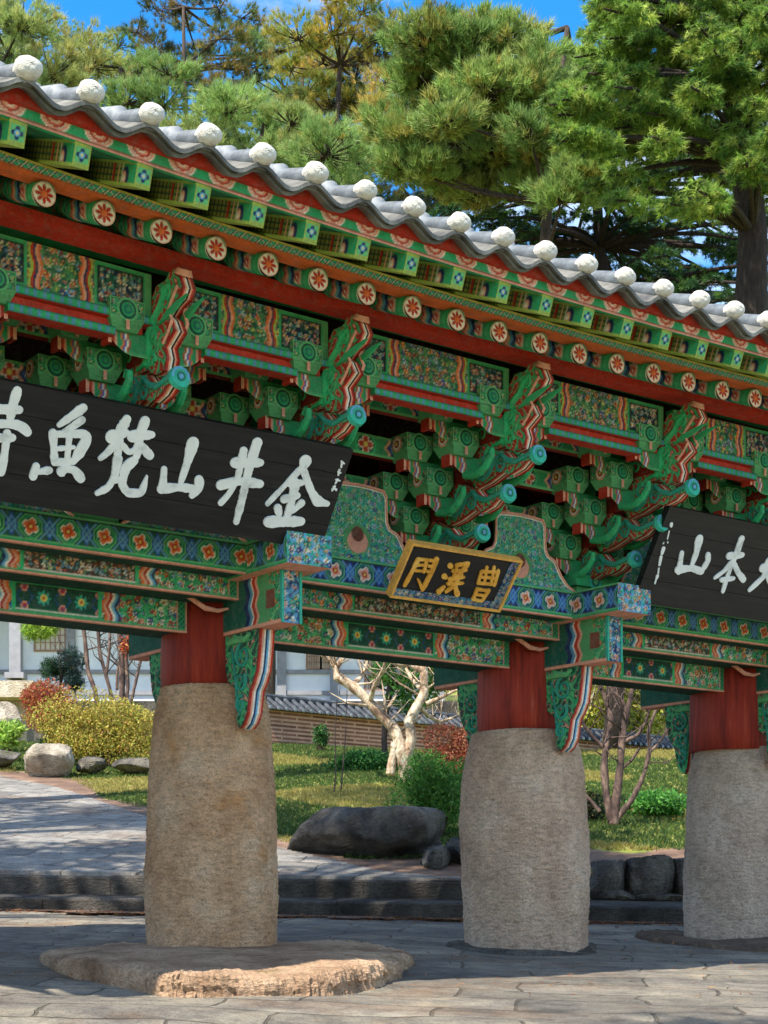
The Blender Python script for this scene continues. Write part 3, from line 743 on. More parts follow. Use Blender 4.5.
for (ya, yb) in ((0, 2.6),):
    V = [(XL, 0, 4.84), (XR, 0, 4.84), (XR, 2.6, 3.62), (XL, 2.6, 3.62), (XL, 0, 4.79), (XR, 0, 4.79), (XR, 2.6, 3.57), (XL, 2.6, 3.57)]
    b.add(V, [(0, 3, 2, 1)[::-1], (4, 7, 6, 5), (3, 2, 6, 7), (0, 1, 5, 4), (1, 2, 6, 5), (0, 3, 7, 4)], GRN)
b.build('rear_roof_slope', TILE, gate)
b = MB(); b.box(XL-.05, XR+.05, -.12, .12, 4.72, 4.90, GRN); b.tube([(XL-.08, 0, 4.90), (XR+.08, 0, 4.90)], .07, 12, GRN)
b.build('roof_ridge', TILE, gate)
for sx in (XL, XR):
    b = MB(); b.add([(sx, -2.4, 3.60), (sx, 2.4, 3.60), (sx, 0, 4.8)], [(0, 1, 2)], RED); b.build('gable_board', PAINT, gate)
# cover tiles with white caps
def cover_row():
    b = MB(); pts = []; ra = []; y = -2.56; L = .30; k = 0
    while y < -.05:
        y2 = min(y+L, -.02)
        for t in (0, 1): 
            yy = y if t == 0 else y2
            pts.append((0, yy, roofz(yy)+.026+(.008 if t == 0 else -.008))); ra.append(.056 if t == 0 else .045)
        y = y2
    b.tube(pts, ra, 14, GRN); return b
row = cover_row().build('cover_tile_row', TILEL, gate, smooth=True)
b = MB(); pr = []
for a in np.linspace(0, math.pi/2, 14): pr.append((.076*math.cos(a)**.8, .055*math.sin(a)))
seg_ = 36; V = []; 
for (r_, h_) in [(.066, -.055)]+pr:
    for k in range(seg_):
        w = 2*math.pi*k/seg_; rq = r_*(1+.03*math.sin(3*w+1))
        V.append((rq*math.cos(w), -h_, rq*math.sin(w)))
m = len(pr)+1; Fq = [(i*seg_+k, (i+1)*seg_+k, (i+1)*seg_+(k+1) % seg_, i*seg_+(k+1) % seg_) for i in range(m-1) for k in range(seg_)]
b.add(V, Fq, GRN); V_ = b.v[0]; V_ += .0012*RNG.normal(size=V_.shape)+.003*fbm(V_, 3, 30)[:, None]
cap = b.build('white_end_cap', PLAST, row, (0, -2.585, roofz(2.56)+.034), True)
for q in range(-7, 30):
    x = x0t+q*TS; o = row if q == -7 else copy_part(row, gate)
    o.location = (x, 0, zc(x)); 
    for ch in o.children:
        ch.rotation_euler = (random.uniform(-.12, .12), random.uniform(-.2, .2), random.uniform(-.12, .12))
        s_ = random.uniform(.80, .88); ch.scale = (s_, s_, s_*.80); ch.location.z += .010

# ================================================================== SIGNBOARDS
def gatecam():                                   # camera position in gate axes
    dx, dy = -P1[0], -P1[1]; return np.array([dx*CT+dy*ST, -dx*ST+dy*CT, 0])
GC = gatecam()
def ray(px, py):
    dx, dz = (px-CX)/F, (HY-py)/F; return np.array([dx*CT+ST, -dx*ST+CT, dz])
def make_sign(name, x0, x1, zbot, ztop, ybot, ytop, label, strokes, off, sc, mat, cmat, frame=None, smalls=[]):
    A = np.array([x0, ybot, zbot]); ex = np.array([1., 0, 0]); ev = np.array([0, ytop-ybot, ztop-zbot]); H = np.linalg.norm(ev); ev /= H
    nrm = np.cross(ex, ev); W = x1-x0                # outward (-y)
    w0 = g2w(x0+W/2, ybot); root = empty(name, (w0.x, w0.y, zbot), TH, label, 'signboard', 'signboards under the gate roof')
    tilt = math.atan2(ytop-ybot, ztop-zbot)
    Mt = Matrix(((1, 0, 0), (0, ev[1], nrm[1]), (0, ev[2], nrm[2])))   # columns ex, ev, n
    def place(b, nm, m):
        V = []
        for arr in range(len(b.v)):
            q = b.v[arr]; b.v[arr] = np.stack([q[:, 0]-W/2, q[:, 1]*ev[1]+q[:, 2]*nrm[1], q[:, 1]*ev[2]+q[:, 2]*nrm[2]], 1)
        return b.build(nm, m, root)
    b = MB()
    if frame is None:
        npl = 4; hh = H/npl
        for k in range(npl): b.box(0, W, k*hh+.0015, (k+1)*hh-.0015, -.05, 0, GRN)
        b.box(.01, W-.01, .01, H-.01, -.06, -.012, GRN)
        place(b, 'board', mat)
    else:
        b.box(.02, W-.02, .02, H-.02, -.04, 0, GRN); place(b, 'board', mat)
        b = MB(); t = .015
        for a in ((0, W, 0, t), (0, W, H-t, H), (0, t, t, H-t), (W-t, W, t, H-t)): b.box(a[0], a[1], a[2], a[3], -.045, .018, ORG*.5+YEL*.5)
        place(b, 'frame', PAINT)
        b = MB(); fb = floral(SKB*.45, .05, (NVY, SKB*.6, WHT*.6, BLU), 5, NVY)
        b.patch((t, t, .004), (1, 0, 0), (0, 1, 0), W-2*t, .052, fb, res=.006); b.patch((W-t-.07, t+.052, .004), (1, 0, 0), (0, 1, 0), .07, H-2*t-.052, fb, res=.006)
        place(b, 'painted_border', PAINT)
    def tob(px, py):
        d = ray(px, py); t = ((A-GC)@nrm)/(d@nrm); p = GC+t*d-A; return np.array([p@ex, p@ev]), t
    def stroke(b, pts, w, lift):
        q = []; ws = []
        for (X, Y) in pts:
            px, py = off[0]+X/sc, off[1]+Y/sc; p, t = tob(px, py); q.append(p); scl = t/F/sc*1.0
        w = [w]*len(q) if np.isscalar(w) else w
        if len(q) == 1: q = [q[0], q[0]+np.array([.004, -.004])]; w = list(w)*2
        kx = 1.12                                      # board is seen obliquely
        q = np.array(q); w = np.array(w, float)*scl*.5*kx
        s = np.concatenate([[0], np.cumsum(np.linalg.norm(np.diff(q, axis=0), axis=1))])
        n = max(4, int(s[-1]/.012)); u = np.linspace(0, s[-1], n)
        def cr(vals):                                   # smooth
            v = np.interp(u, s, vals); 
            for _ in range(2): v[1:-1] = (v[:-2]+2*v[1:-1]+v[2:])/4
            return v
        x, y, ww = cr(q[:, 0]), cr(q[:, 1]), cr(w); tp_ = u/(s[-1]+1e-9); ww = ww*np.interp(tp_, [0, .12, .5, .85, 1], [1.0, 1.10, .90, 1.0, .78]); ww = ww*(1+.03*np.sin(u*60+lift*5000)+.035*RNG.normal(size=n))
        tx = np.gradient(x); ty = np.gradient(y); L = np.hypot(tx, ty)+1e-9; tx /= L; ty /= L
        Lf = [(x[i]-ty[i]*ww[i], y[i]+tx[i]*ww[i]) for i in range(n)]; Rt = [(x[i]+ty[i]*ww[i], y[i]-tx[i]*ww[i]) for i in range(n)]
        def capp(i, sg):
            a0 = math.atan2(ty[i]*sg, tx[i]*sg); return [(x[i]+ww[i]*math.cos(a0+t), y[i]+ww[i]*math.sin(a0+t)) for t in np.linspace(math.pi/2*.8, -math.pi/2*.8, 6)]
        V = [(*p, lift) for p in Lf+Rt]; Fs = [(n+i, n+i+1, i+1, i) for i in range(n-1)]
        k0 = len(V); V += [(*p, lift) for p in capp(n-1, 1)]; Fs.append((n-1, *[], *range(k0+0, k0+6), 2*n-1)[::-1])
        k1 = len(V); V += [(*p, lift) for p in capp(0, -1)]; Fs.append((n, *range(k1, k1+6), 0)[::-1])
        lo = len(V); V += [(p[0], p[1], .0005) for p in V]
        ring = list(range(0, n))+list(range(k0, k0+6))+list(range(2*n-1, n-1, -1))+list(range(k1, k1+6))
        for i in range(len(ring)): a, c = ring[i], ring[(i+1) % len(ring)]; Fs.append((a, c, c+lo, a+lo))
        b.add(V, Fs, YEL)
    for ch in strokes:
        b = MB(); lf = .010
        for st in ch: stroke(b, st[:-1], st[-1], lf); lf += .0006
        place(b, 'character', cmat)
    if smalls:
        b = MB(); lf = .006
        for st in smalls: stroke(b, st[:-1], st[-1], lf); lf += .0002
        place(b, 'small_inscription', cmat)
    return root
WPAINT = mat_noise('worn_white_lettering', [(.25, lin('a9adab')), (.45, lin('e0e3e0')), (.8, lin('f2f4f0'))], 9, .7, 50, .4, .004)
GPAINT = mat_noise('gold_lettering', [(.25, lin('a8701f')), (.5, lin('d99a35')), (.8, lin('eec46a'))], 12, .5, 50, .4, .004)
# strokes are in one drawing frame: convert the three crops to pixels
def cv(ch, off, sc): return [tuple((off[0]+p[0]/sc, off[1]+p[1]/sc) for p in st[:-1])+((np.array(st[-1])/sc).tolist() if not np.isscalar(st[-1]) else st[-1]/sc,) for st in ch]
A_ = ((0, 370), 6.4); B_ = ((90, 400), 5.908); C_ = ((200, 430), 4.8); D_ = ((380, 530), 5.12); E_ = ((630, 490), 5.565)
temple = [((108, 130), (80, 220), (62, 310), [52, 60, 50]), ((-60, 245), (40, 250), (120, 252), 58), ((-90, 350), (20, 340), (100, 345), (150, 368), (172, 395), [50, 50, 55, 65, 62]), ((-40, 432), (75, 430), 55), ((42, 400), (28, 520), (5, 650), [45, 45, 55]), ((-40, 640), (5, 655), 50)]
fish = [((530, 240), (460, 290), (375, 350), [50, 52, 34]), ((520, 318), (460, 360), (395, 400), [48, 45, 30]), ((335, 400), (342, 500), (345, 590), [48, 42, 48]), ((350, 408), (450, 405), (540, 405), (552, 445), (505, 525), (465, 585), [36, 40, 62, 66, 66, 48]), ((350, 588), (465, 580), 42), ((440, 420), (425, 580), 34), ((370, 500), (470, 490), 26), ((228, 612), (208, 678), [42, 62]), ((240, 648), (312, 638), [30, 52]), ((390, 645), (400, 640), 60), ((400, 622), (475, 635), (512, 690), [40, 48, 68])]
bon = [((215, 112), (165, 200), (160, 330), [46, 64, 48]), ((128, 215), (215, 190), [70, 40]), ((130, 275), (95, 315), (58, 342), [40, 36, 34]), ((322, 122), (292, 200), (272, 330), [52, 54, 50]), ((248, 212), (362, 202), [62, 46]), ((305, 275), (350, 325), [44, 62]), ((190, 262), (225, 312), (270, 285), [30, 34, 30]), ((160, 345), (142, 450), (105, 515), (38, 548), [50, 40, 38, 34]), ((255, 355), (205, 395), (182, 490), (215, 545), (300, 548), (316, 500), (333, 445), [52, 50, 44, 48, 44, 34, 12]), ((140, 470), (190, 462), 34)]
mount = [((605, 252), (578, 350), (532, 490), [66, 50, 34]), ((435, 405), (425, 530), [32, 52]), ((420, 522), (530, 512), (620, 525), [52, 44, 52]), ((622, 535), (600, 560), 46), ((640, 468), (645, 500), (625, 540), [48, 56, 50])]
well = [((207, 98), (195, 160), (175, 240), (132, 312), (98, 348), [36, 30, 30, 26, 36]), ((272, 60), (235, 170), (200, 330), (172, 438), [44, 40, 36, 36]), ((165, 155), (288, 155), [46, 40]), ((98, 262), (185, 242), (286, 257), [44, 38, 44])]
gold = [((503, 150), (495, 172), [60, 50]), ((478, 188), (400, 270), (322, 352), [30, 24, 28]), ((490, 180), (530, 290), (560, 340), (608, 352), [28, 36, 48, 30]), ((430, 258), (492, 250), 28), ((455, 250), (440, 330), (412, 425), [44, 36, 36]), ((400, 330), (465, 312), 34), ((370, 372), (376, 400), 36), ((484, 348), (440, 388), [32, 24]), ((325, 438), (482, 436), [48, 46])]
insc = [((678, 150), (690, 160), 9), ((680, 155), (676, 178), 9), ((668, 190), (662, 215), 9), ((662, 200), (674, 205), 7), ((652, 238), (670, 242), 8), ((660, 235), (648, 256), 8), ((646, 268), (632, 290), 9), ((640, 272), (652, 288), 9), ((632, 282), (655, 282), 6)]
S1 = [cv(temple, *A_), cv(fish, *A_), cv(bon, *B_), cv(mount, *B_), cv(well, *C_), cv(gold, *C_)]
make_sign('signboard', -2.40, .115, 2.150, 2.692, -1.15, -1.50, 'long black signboard with six white brushed characters hanging on the left of the gate', S1, (0, 0), 1, LACQ, WPAINT, None, cv(insc, *C_))
gmon = [((192, 150), (165, 205), (125, 280), [24, 22, 26]), ((200, 148), (238, 150), 16), ((186, 178), (228, 176), 13), ((178, 205), (218, 208), 13), ((236, 150), (222, 212), 17), ((286, 148), (255, 225), (215, 302), [26, 26, 24]), ((250, 152), (280, 156), 14), ((246, 180), (272, 184), 13), ((238, 208), (262, 212), 13), ((192, 250), (213, 300), [10, 18])]
gkye = [((356, 180), (362, 186), 26), ((326, 234), (334, 240), 26), ((300, 312), (325, 288), [28, 20]), ((390, 178), (450, 168), 20), ((372, 208), (438, 202), 18), ((442, 178), (400, 225), (352, 262), [24, 22, 18]), ((352, 248), (425, 238), 18), ((410, 225), (370, 285), (335, 312), [22, 22, 20]), ((345, 272), (420, 268), 16), ((378, 278), (392, 326), [20, 30]), ((388, 190), (372, 240), 14)]
gjo = [((520, 210), (600, 214), 16), ((545, 188), (532, 268), 14), ((582, 186), (566, 272), 14), ((515, 238), (594, 244), 14), ((500, 268), (582, 276), 15), ((516, 212), (498, 272), 14), ((602, 206), (582, 280), 18), ((498, 300), (552, 308), 15), ((494, 298), (474, 350), 15), ((552, 306), (518, 360), 18), ((482, 325), (538, 334), 12), ((472, 350), (516, 360), 15)]
make_sign('signboard', .705, 1.628, 1.945, 2.250, -1.06, -1.30, 'small gold framed black signboard with three gold characters in the middle of the gate', [cv(gmon, *D_), cv(gkye, *D_), cv(gjo, *D_)], (0, 0), 1, LACQ, GPAINT, True)
rm = [((382, 272), (366, 350), (340, 420), [46, 36, 28]), ((285, 348), (268, 455), [24, 36]), ((262, 442), (340, 432), (395, 452), [40, 34, 40]), ((430, 358), (432, 390), (402, 440), [26, 34, 32])]
rb = [((617, 272), (592, 345), (560, 420), (535, 490), (514, 562), [36, 34, 30, 26, 30]), ((548, 365), (622, 360), 36), ((562, 402), (520, 450), (468, 488), [30, 24, 20]), ((572, 402), (596, 455), (628, 498), [24, 30, 38]), ((505, 498), (572, 490), 26)]
rd = [((735, 432), (810, 420), 44), ((768, 395), (742, 480), (662, 555), [40, 34, 30]), ((760, 470), (790, 540), (830, 580), [26, 36, 40])]
insr = [((228, 188), (228, 200), 20), ((216, 228), (206, 272), 7), ((186, 292), (182, 298), 6), ((208, 288), (208, 294), 6), ((184, 325), (176, 352), 22), ((170, 372), (162, 415), 18), ((158, 435), (154, 465), 9), ((150, 478), (146, 490), 18), ((142, 498), (136, 520), 9)]
make_sign('signboard', 2.815, 5.15, 2.122, 2.738, -1.15, -1.50, 'long black signboard with white brushed characters at the right edge of the gate', [cv(rm, *E_), cv(rb, *E_), cv(rd, *E_)], (0, 0), 1, LACQ, WPAINT, None, cv(insr, *E_))
#%%BACKGROUND%%
# ================================================================== GROUND
def pavemat(name, stops, bw, bh, rot, mortar=lin('4a463f'), msize=.012, distort=.10, rough=.8):
    m, nt, b = newmat(name); co = objco(nt)
    mp = nt.nodes.new('ShaderNodeMapping'); mp.inputs['Rotation'].default_value = (0, 0, rot); nt.links.new(co, mp.inputs[0])
    nz = nt.nodes.new('ShaderNodeTexNoise'); nz.inputs['Scale'].default_value = 1.1; nz.inputs['Detail'].default_value = 4; nt.links.new(mp.outputs[0], nz.inputs['Vector'])
    vm = nt.nodes.new('ShaderNodeVectorMath'); vm.operation = 'MULTIPLY_ADD'; vm.inputs[1].default_value = (distort*4,)*3
    nt.links.new(nz.outputs['Color'], vm.inputs[0]); nt.links.new(mp.outputs[0], vm.inputs[2])
    br = nt.nodes.new('ShaderNodeTexBrick'); nt.links.new(vm.outputs[0], br.inputs['Vector'])
    br.inputs['Scale'].default_value = 1; br.inputs['Brick Width'].default_value = bw; br.inputs['Row Height'].default_value = bh
    br.inputs['Mortar Size'].default_value = msize; br.inputs['Mortar Smooth'].default_value = .4; br.offset_frequency = 2; br.offset = .37
    br.inputs['Color1'].default_value = (.62, .62, .62, 1); br.inputs['Color2'].default_value = (1.08, 1.06, 1.03, 1); br.inputs['Mortar'].default_value = (.42, .40, .36, 1)
    c = ramp(nt, noise(nt, co, 1.7, 8, .68), stops)
    c = mix(nt, 1, c, br.outputs['Color'], 'MULTIPLY')
    c = mix(nt, ramp(nt, noise(nt, co, .8, 7, .7), [(.52, (0, 0, 0)), (.70, (.75, .75, .75))]), c, lin('8a6a4c'))
    c = mix(nt, 1, c, ramp(nt, noise(nt, co, 5, 7, .75), [(.36, (.62, .62, .63)), (.55, (1.05, 1.05, 1.04))]), 'MULTIPLY')
    c = mix(nt, 1, c, ramp(nt, noise(nt, co, 60, 3, .8), [(.33, (.62, .61, .60)), (.55, (1, 1, 1)), (.75, (1.15, 1.13, 1.1))]), 'MULTIPLY')
    nt.links.new(c, b.inputs['Base Color']); b.inputs['Roughness'].default_value = rough; b.inputs['Specular IOR Level'].default_value = .3
    inv = nt.nodes.new('ShaderNodeMath'); inv.operation = 'MULTIPLY_ADD'; inv.inputs[1].default_value = -.9; nt.links.new(br.outputs['Fac'], inv.inputs[0])
    nt.links.new(noise(nt, co, 9, 8, .75), inv.inputs[2]); bump(nt, b, inv.outputs[0], 1, .05); return m
PAVE = pavemat('granite_paving', [(.25, lin('645e56')), (.42, lin('8b857b')), (.6, lin('ada492')), (.75, lin('c4b092'))], 1.15, .46, R(6))
PAVE2 = pavemat('path_paving', [(.25, lin('7e7b78')), (.5, lin('a09c95')), (.75, lin('bdb3a3'))], .8, .5, R(12))
GRASSG = mat_noise('lawn_soil', [(.25, lin('5a5a28')), (.45, lin('7f8636')), (.6, lin('8f8a4a')), (.75, lin('9c8256'))], .9, .95, 40, .8, .03, 8)
DIRT = mat_noise('pine_needle_dirt', [(.25, lin('4f3a2e')), (.5, lin('7c6250')), (.75, lin('a88a70'))], 2.5, .95, 50, .9, .03, 8)
STEP = mat_granite('step_granite', lin('57534e'), lin('34322f'), lin('77716a'))

def upz(X, Y):                                    # terrain beyond the steps
    X = np.asarray(X, float); Y = np.asarray(Y, float)
    z = .215+.168*(Y-16.4)-.018*X
    z = z-.33*np.clip((X-1.0)/.5, 0, 1)*np.clip((17.3-Y)/.3, 0, 1)*0
    z = np.where(Y > 34.2, .215+.168*17.8+.02*(Y-34.2)-.018*X, z)
    z = z+.04*np.sin(X*.7+Y*.3)*np.clip((Y-18)/4, 0, 1)
    return z
def hill(X, Y):
    return upz(X, Y)+np.clip((np.asarray(Y)-46)/60, 0, 1)**1*14
def sheet(name, xs, ys, fz, mat, dz=0, keep=None, kind='structure'):
    X, Y = np.meshgrid(xs, ys, indexing='ij'); Z = fz(X, Y)+dz; P = np.stack([X, Y, Z], -1)
    i = np.arange(X.size).reshape(X.shape); Fq = np.stack([i[:-1, :-1], i[1:, :-1], i[1:, 1:], i[:-1, 1:]], -1).reshape(-1, 4)
    if keep is not None:
        cx = (X[:-1, :-1]+X[1:, 1:])/2; cy = (Y[:-1, :-1]+Y[1:, 1:])/2; Fq = Fq[keep(cx, cy).reshape(-1)]
    me = bpy.data.meshes.new(name); me.from_pydata(P.reshape(-1, 3).tolist(), [], Fq.tolist()); me.materials.append(mat)
    me.polygons.foreach_set('use_smooth', [True]*len(me.polygons)); o = link(name, me); return tag(o, kind=kind)
def gz_rough(X, Y): return groundz(X, Y)+.010*np.sin(X*3.1+1.3*np.sin(Y*2.2))*np.sin(Y*2.7+X)
sheet('ground', np.linspace(-60, 60, 61), np.linspace(-40, 16.2, 60), lambda X, Y: np.where(Y < 0, -1.6, groundz(X, Y))-.03, GRASSG)
sheet('pavement', np.linspace(-14, 16, 301), np.linspace(2, 16.15, 190), gz_rough, PAVE)
sheet('lawn', np.concatenate([np.linspace(-70, -16, 20), np.linspace(-15, 20, 141), np.linspace(21, 80, 20)]), np.concatenate([np.linspace(16.4, 46, 150), np.linspace(48, 130, 30)]), hill, GRASSG, -.03, lambda x, y: (y > 17.3))
sheet('dirt_border', np.linspace(1.0, 14, 80), np.linspace(16.5, 17.5, 8), lambda X, Y: -.075-.02*(X-1)+.04*(Y-16.5), DIRT)
# path: everything nearer than a curved border
PB = [(-30, 33), (-8, 29), (at(0, 779, 27).x, 26.6), (at(60, 790, 25).x, 24.9), (at(145, 822, 21).x, 21.4), (at(275, 850, 18.5).x, 18.6), (at(380, 876, 17).x, 16.9), (.6, 16.6), (30, 16.45)]
def pathedge(x): return np.interp(x, [p[0] for p in PB], [p[1] for p in PB])
sheet('path', np.linspace(-14, 1.2, 240), np.concatenate([[16.44, 16.47], np.linspace(16.5, 31, 240)]), lambda X, Y: upz(X, Y)-.2*(Y < 16.455), PAVE2, 0, lambda x, y: y < pathedge(x))
sheet('dirt_border', np.linspace(-12, 8, 200), np.linspace(16.42, 27.5, 180), upz, DIRT, -.012, lambda x, y: (y > pathedge(x)-.2) & ((x < 1.05) | (y > 17.35)) & (y < pathedge(x)+1.1+.5*np.sin(x*2.1)+.3*np.sin(x*5)) | ((x > 2.2) & (y > 17.35) & (y < 18.9+.3*np.sin(x*4))) if True else None)
# steps
def stonestep(name, xa, xb, ya, yb, z0a, z0b, h, label, n):
    root = empty(name, ((xa+xb)/2, (ya+yb)/2, (z0a+z0b)/2), 0, label, 'step', 'granite steps behind the gate')
    L = (xb-xa)/n; c = np.array([(xa+xb)/2, (ya+yb)/2, (z0a+z0b)/2])
    b = MB(); V = []
    for x, zz in ((xa+.02, z0a), (xb-.02, z0b)): V += [(x, ya+.03, zz-.12), (x, ya+.03, zz+h-.03), (x, yb-.02, zz+h-.03), (x, yb-.02, zz-.12)]
    b.add(np.array(V)-c, [(0, 1, 2, 3), (7, 6, 5, 4)]+[(k, 4+k, 4+(k+1) % 4, (k+1) % 4) for k in range(4)], GRN); b.build('step_core', STEP, root)
    for i in range(n):
        a = xa+i*L+.003; e = xa+(i+1)*L-.003; za = z0a+(z0b-z0a)*i/n; b = MB()
        V = []; dz = random.uniform(-.008, .008); dy = random.uniform(-.012, .012)
        for x, zz in ((a, za), (e, za+(z0b-z0a)/n)):
            V += [(x, ya+dy, zz-.12), (x, ya+dy, zz+h+dz-.02), (x, ya+dy+.02, zz+h+dz), (x, yb, zz+h+dz+.055), (x, yb, zz-.12)]
        b.add(np.array(V)-c, [(0, 1, 2, 3, 4), (9, 8, 7, 6, 5)]+[(k, 5+k, 5+(k+1) % 5, (k+1) % 5) for k in range(5)], GRN)
        b.build('step_stone', STEP, root)
stonestep('stone_step', -9, 9.5, 16.0, 16.62, -.07, -.335, .175, 'long lower granite step crossing the whole view behind the pillars', 13)
stonestep('stone_step', -9, 1.05, 16.40, 17.0, .145, -.035, .205, 'shorter upper granite step behind the two left pillars', 8)
sheet('dirt_border', np.linspace(-9, 9.5, 60), np.linspace(15.5, 16.0, 6), groundz, DIRT, .022, lambda x, y: y > 15.78+.12*np.sin(x*3)+.08*np.sin(x*7))

sheet('soil_bank', np.linspace(1.0, 14, 60), np.array([17.40, 17.46, 17.6, 17.8]), lambda X, Y: np.where(Y < 17.43, -.25, upz(X, Y)-.02), DIRT)
# ---- rocks
def rock(name, c, size, label, mat, seed=0, group=None, rot=0, flat=.5, top=None, cat='rock', subdiv=4):
    import bmesh
    bm = bmesh.new(); bmesh.ops.create_icosphere(bm, subdivisions=subdiv+1, radius=1)
    V = np.array([v.co[:] for v in bm.verts]); r_ = 1+.22*fbm(V, seed+1, 1.4)+.07*fbm(V, seed+5, 4)
    P = V*r_[:, None]; P = np.sign(P)*np.abs(P)**.86*.95                 # blocky
    g2 = np.random.default_rng(seed+100)
    for _ in range(16):
        nn = g2.normal(size=3)*np.array([1, 1, .8]); nn /= np.linalg.norm(nn); dd = g2.uniform(.60, .88); e_ = P@nn-dd
        P = P-np.where(e_ > 0, e_*.88, 0)[:, None]*nn
    P *= np.array(size)*1.12
    if top is not None: P[:, 2] = np.where(P[:, 2] > top, top+(P[:, 2]-top)*.12, P[:, 2])
    P += .018*fbm(P, seed+3, 6)[:, None]*V+.006*fbm(P, seed+7, 22)[:, None]*V+.0035*RNG.normal(size=P.shape)
    for v, p in zip(bm.verts, P): v.co = p
    me = bpy.data.meshes.new(name); bm.to_mesh(me); bm.free(); me.materials.append(mat)
    me.polygons.foreach_set('use_smooth', [True]*len(me.polygons))
    o = link(name, me, None, c); o.rotation_euler.z = rot; return tag(o, label, cat, group)
# foundation slabs: outlines on the ground with broken edges
def unit(v): return v/(np.linalg.norm(v, axis=-1, keepdims=True)+1e-9)
def slab(name, outline, zt, label, mat, seed, drop=.35):
    o = np.array(outline, float); n = len(o); k = 26
    ring = []
    for i in range(n):
        p0, p1, p2, p3 = o[i-1], o[i], o[(i+1) % n], o[(i+2) % n]
        for t in np.arange(k)/k: ring.append(.5*((2*p1)+(-p0+p2)*t+(2*p0-5*p1+4*p2-p3)*t*t+(-p0+3*p1-3*p2+p3)*t**3))
    ring = np.array(ring); c = ring.mean(0); m = len(ring); b = MB(); V = []
    lev = [(0.0, 0), (.25, 0), (.5, 0), (.7, 0), (.8, 0), (.88, 0), (.93, -.003), (.965, -.006), (.985, -.016), (.995, -.04), (1.0, -.07), (.995, -.10), (1.005, -.14), (1.015, -.18), (1.02, -drop)]
    for q, (s_, dz) in enumerate(lev):
        for i, p in enumerate(ring):
            w = c+(p-c)*s_; V.append((w[0]-c[0], w[1]-c[1], dz))
    V = np.array(V); W = V+np.array([c[0], c[1], 0])
    V[:, 2] += zt(W[:, 0], W[:, 1])
    V[:, 2] += .022*fbm(W, seed, 1.9)+.010*fbm(W, seed+2, 8)
    ed = np.clip((np.repeat([l[0] for l in lev], m)-.6)/.4, 0, 1)
    V[:, :2] += (ed*(.06*fbm(W*np.array([1, 1, .6]), seed+4, 2.2)+.010*fbm(W, seed+9, 11)+.006*RNG.normal(size=len(V))))[:, None]*unit(V[:, :2])
    V[:, 2] += ed*(.016*fbm(W, seed+6, 5)+.006*RNG.normal(size=len(V)))
    Fq = [((q+1)*m+i, (q+1)*m+(i+1) % m, q*m+(i+1) % m, q*m+i) for q in range(len(lev)-1) for i in range(m)]
    b.add(V, [f[::-1] for f in Fq], GRN); ob = b.build(name, mat, None, (c[0], c[1], 0), False); return tag(ob, label, 'foundation stone')
slab('foundation_stone', [(-2.25, 10.75), (-1.95, 9.9), (-1.62, 9.35), (-1.30, 8.95), (-1.05, 8.72), (-.6, 8.85), (-.30, 9.05), (-.05, 9.5), (.15, 10.2), (.15, 11.2), (-.5, 12.0), (-1.4, 12.1), (-2.0, 11.6)],
     lambda X, Y: -.295-.050*np.clip(10.6-Y, 0, 3)-.06*np.clip(-1.5-X, 0, 1)-.13*np.clip(X+.35, 0, 1), 'broad rough foundation stone under the nearest left pillar', GRANS, 3)
slab('foundation_stone', [(.52, 12.6), (.75, 12.1), (1.1, 12.0), (1.55, 12.15), (1.62, 12.6), (1.5, 13.1), (1.0, 13.3), (.6, 13.1)], lambda X, Y: groundz(X, Y)+.008, 'low flat foundation stone under the middle pillar', ROCK, 5)
slab('foundation_stone', [(2.15, 13.9), (2.5, 13.1), (3.2, 12.75), (3.9, 13.2), (3.9, 14.4), (3.1, 14.9), (2.4, 14.6)], lambda X, Y: groundz(X, Y)+.03, 'low earthy foundation stone under the right pillar', mat_granite('earthy_stone', lin('7a6653'), lin('55453a'), lin('95806a')), 8)
def rpx(px0, px1, py0, py1, Y, dy, label, mat, seed, group=None, top=None, rot=0, name='rock', cat='rock'):
    a = at(px0, py1, Y); b_ = at(px1, py0, Y); c = ((a.x+b_.x)/2, Y, (a.z+b_.z)/2)
    return rock(name, c, ((b_.x-a.x)/2*.95, dy, (b_.z-a.z)/2*1.0), label, mat, seed, group, rot, top=top, cat=cat)
rpx(280, 452, 799, 870, 18.4, .8, 'long flat dark boulder beside the paved path', DROCK, 41, None, .27, .05, 'boulder', 'boulder')
rpx(418, 452, 844, 876, 17.4, .3, 'small dark rock at the right tip of the long flat boulder', DROCK, 5)
rpx(446, 480, 838, 880, 17.8, .35, 'rounded dark rock half hidden behind the middle pillar', DROCK, 8)
rpx(22, 76, 737, 784, 26.8, .45, 'pale rounded boulder at the foot of the yellow green shrub', PROCK, 12, None, .25, .2, 'boulder', 'boulder')
rpx(-60, 24, 746, 768, 27.8, .3, 'long dark edging stone left of the pale rounded boulder', DROCK, 14)
rpx(74, 108, 757, 773, 27.3, .3, 'low grey edging stone right of the pale rounded boulder', ROCK, 15)
rpx(112, 160, 758, 773, 27.4, .3, 'low grey edging stone below the right end of the yellow green shrub', ROCK, 17)
for i, (a, c, t, l) in enumerate(((580, 628, 848, 'dark border stone next to the right edge of the middle pillar'), (614, 676, 843, 'widest dark border stone between the middle and right pillars'), (660, 730, 846, 'dark border stone next to the left edge of the right pillar'))):
    rpx(a, c, t, 912, 17.35+.05*i, .35, l, DROCK, 20+i, 'dark border stones behind the step', .2, 0, 'border_stone', 'border stone')
for i, (a, c) in enumerate(((596, 640), (638, 690))):
    rpx(a, c, 892, 902, 16.85, .12, ('thin pale stone strip lying left' if i == 0 else 'thin pale stone strip lying right')+' on the step below the dark border stones', ROCK, 30+i, None, None, 0, 'flat_stone', 'flat stone')
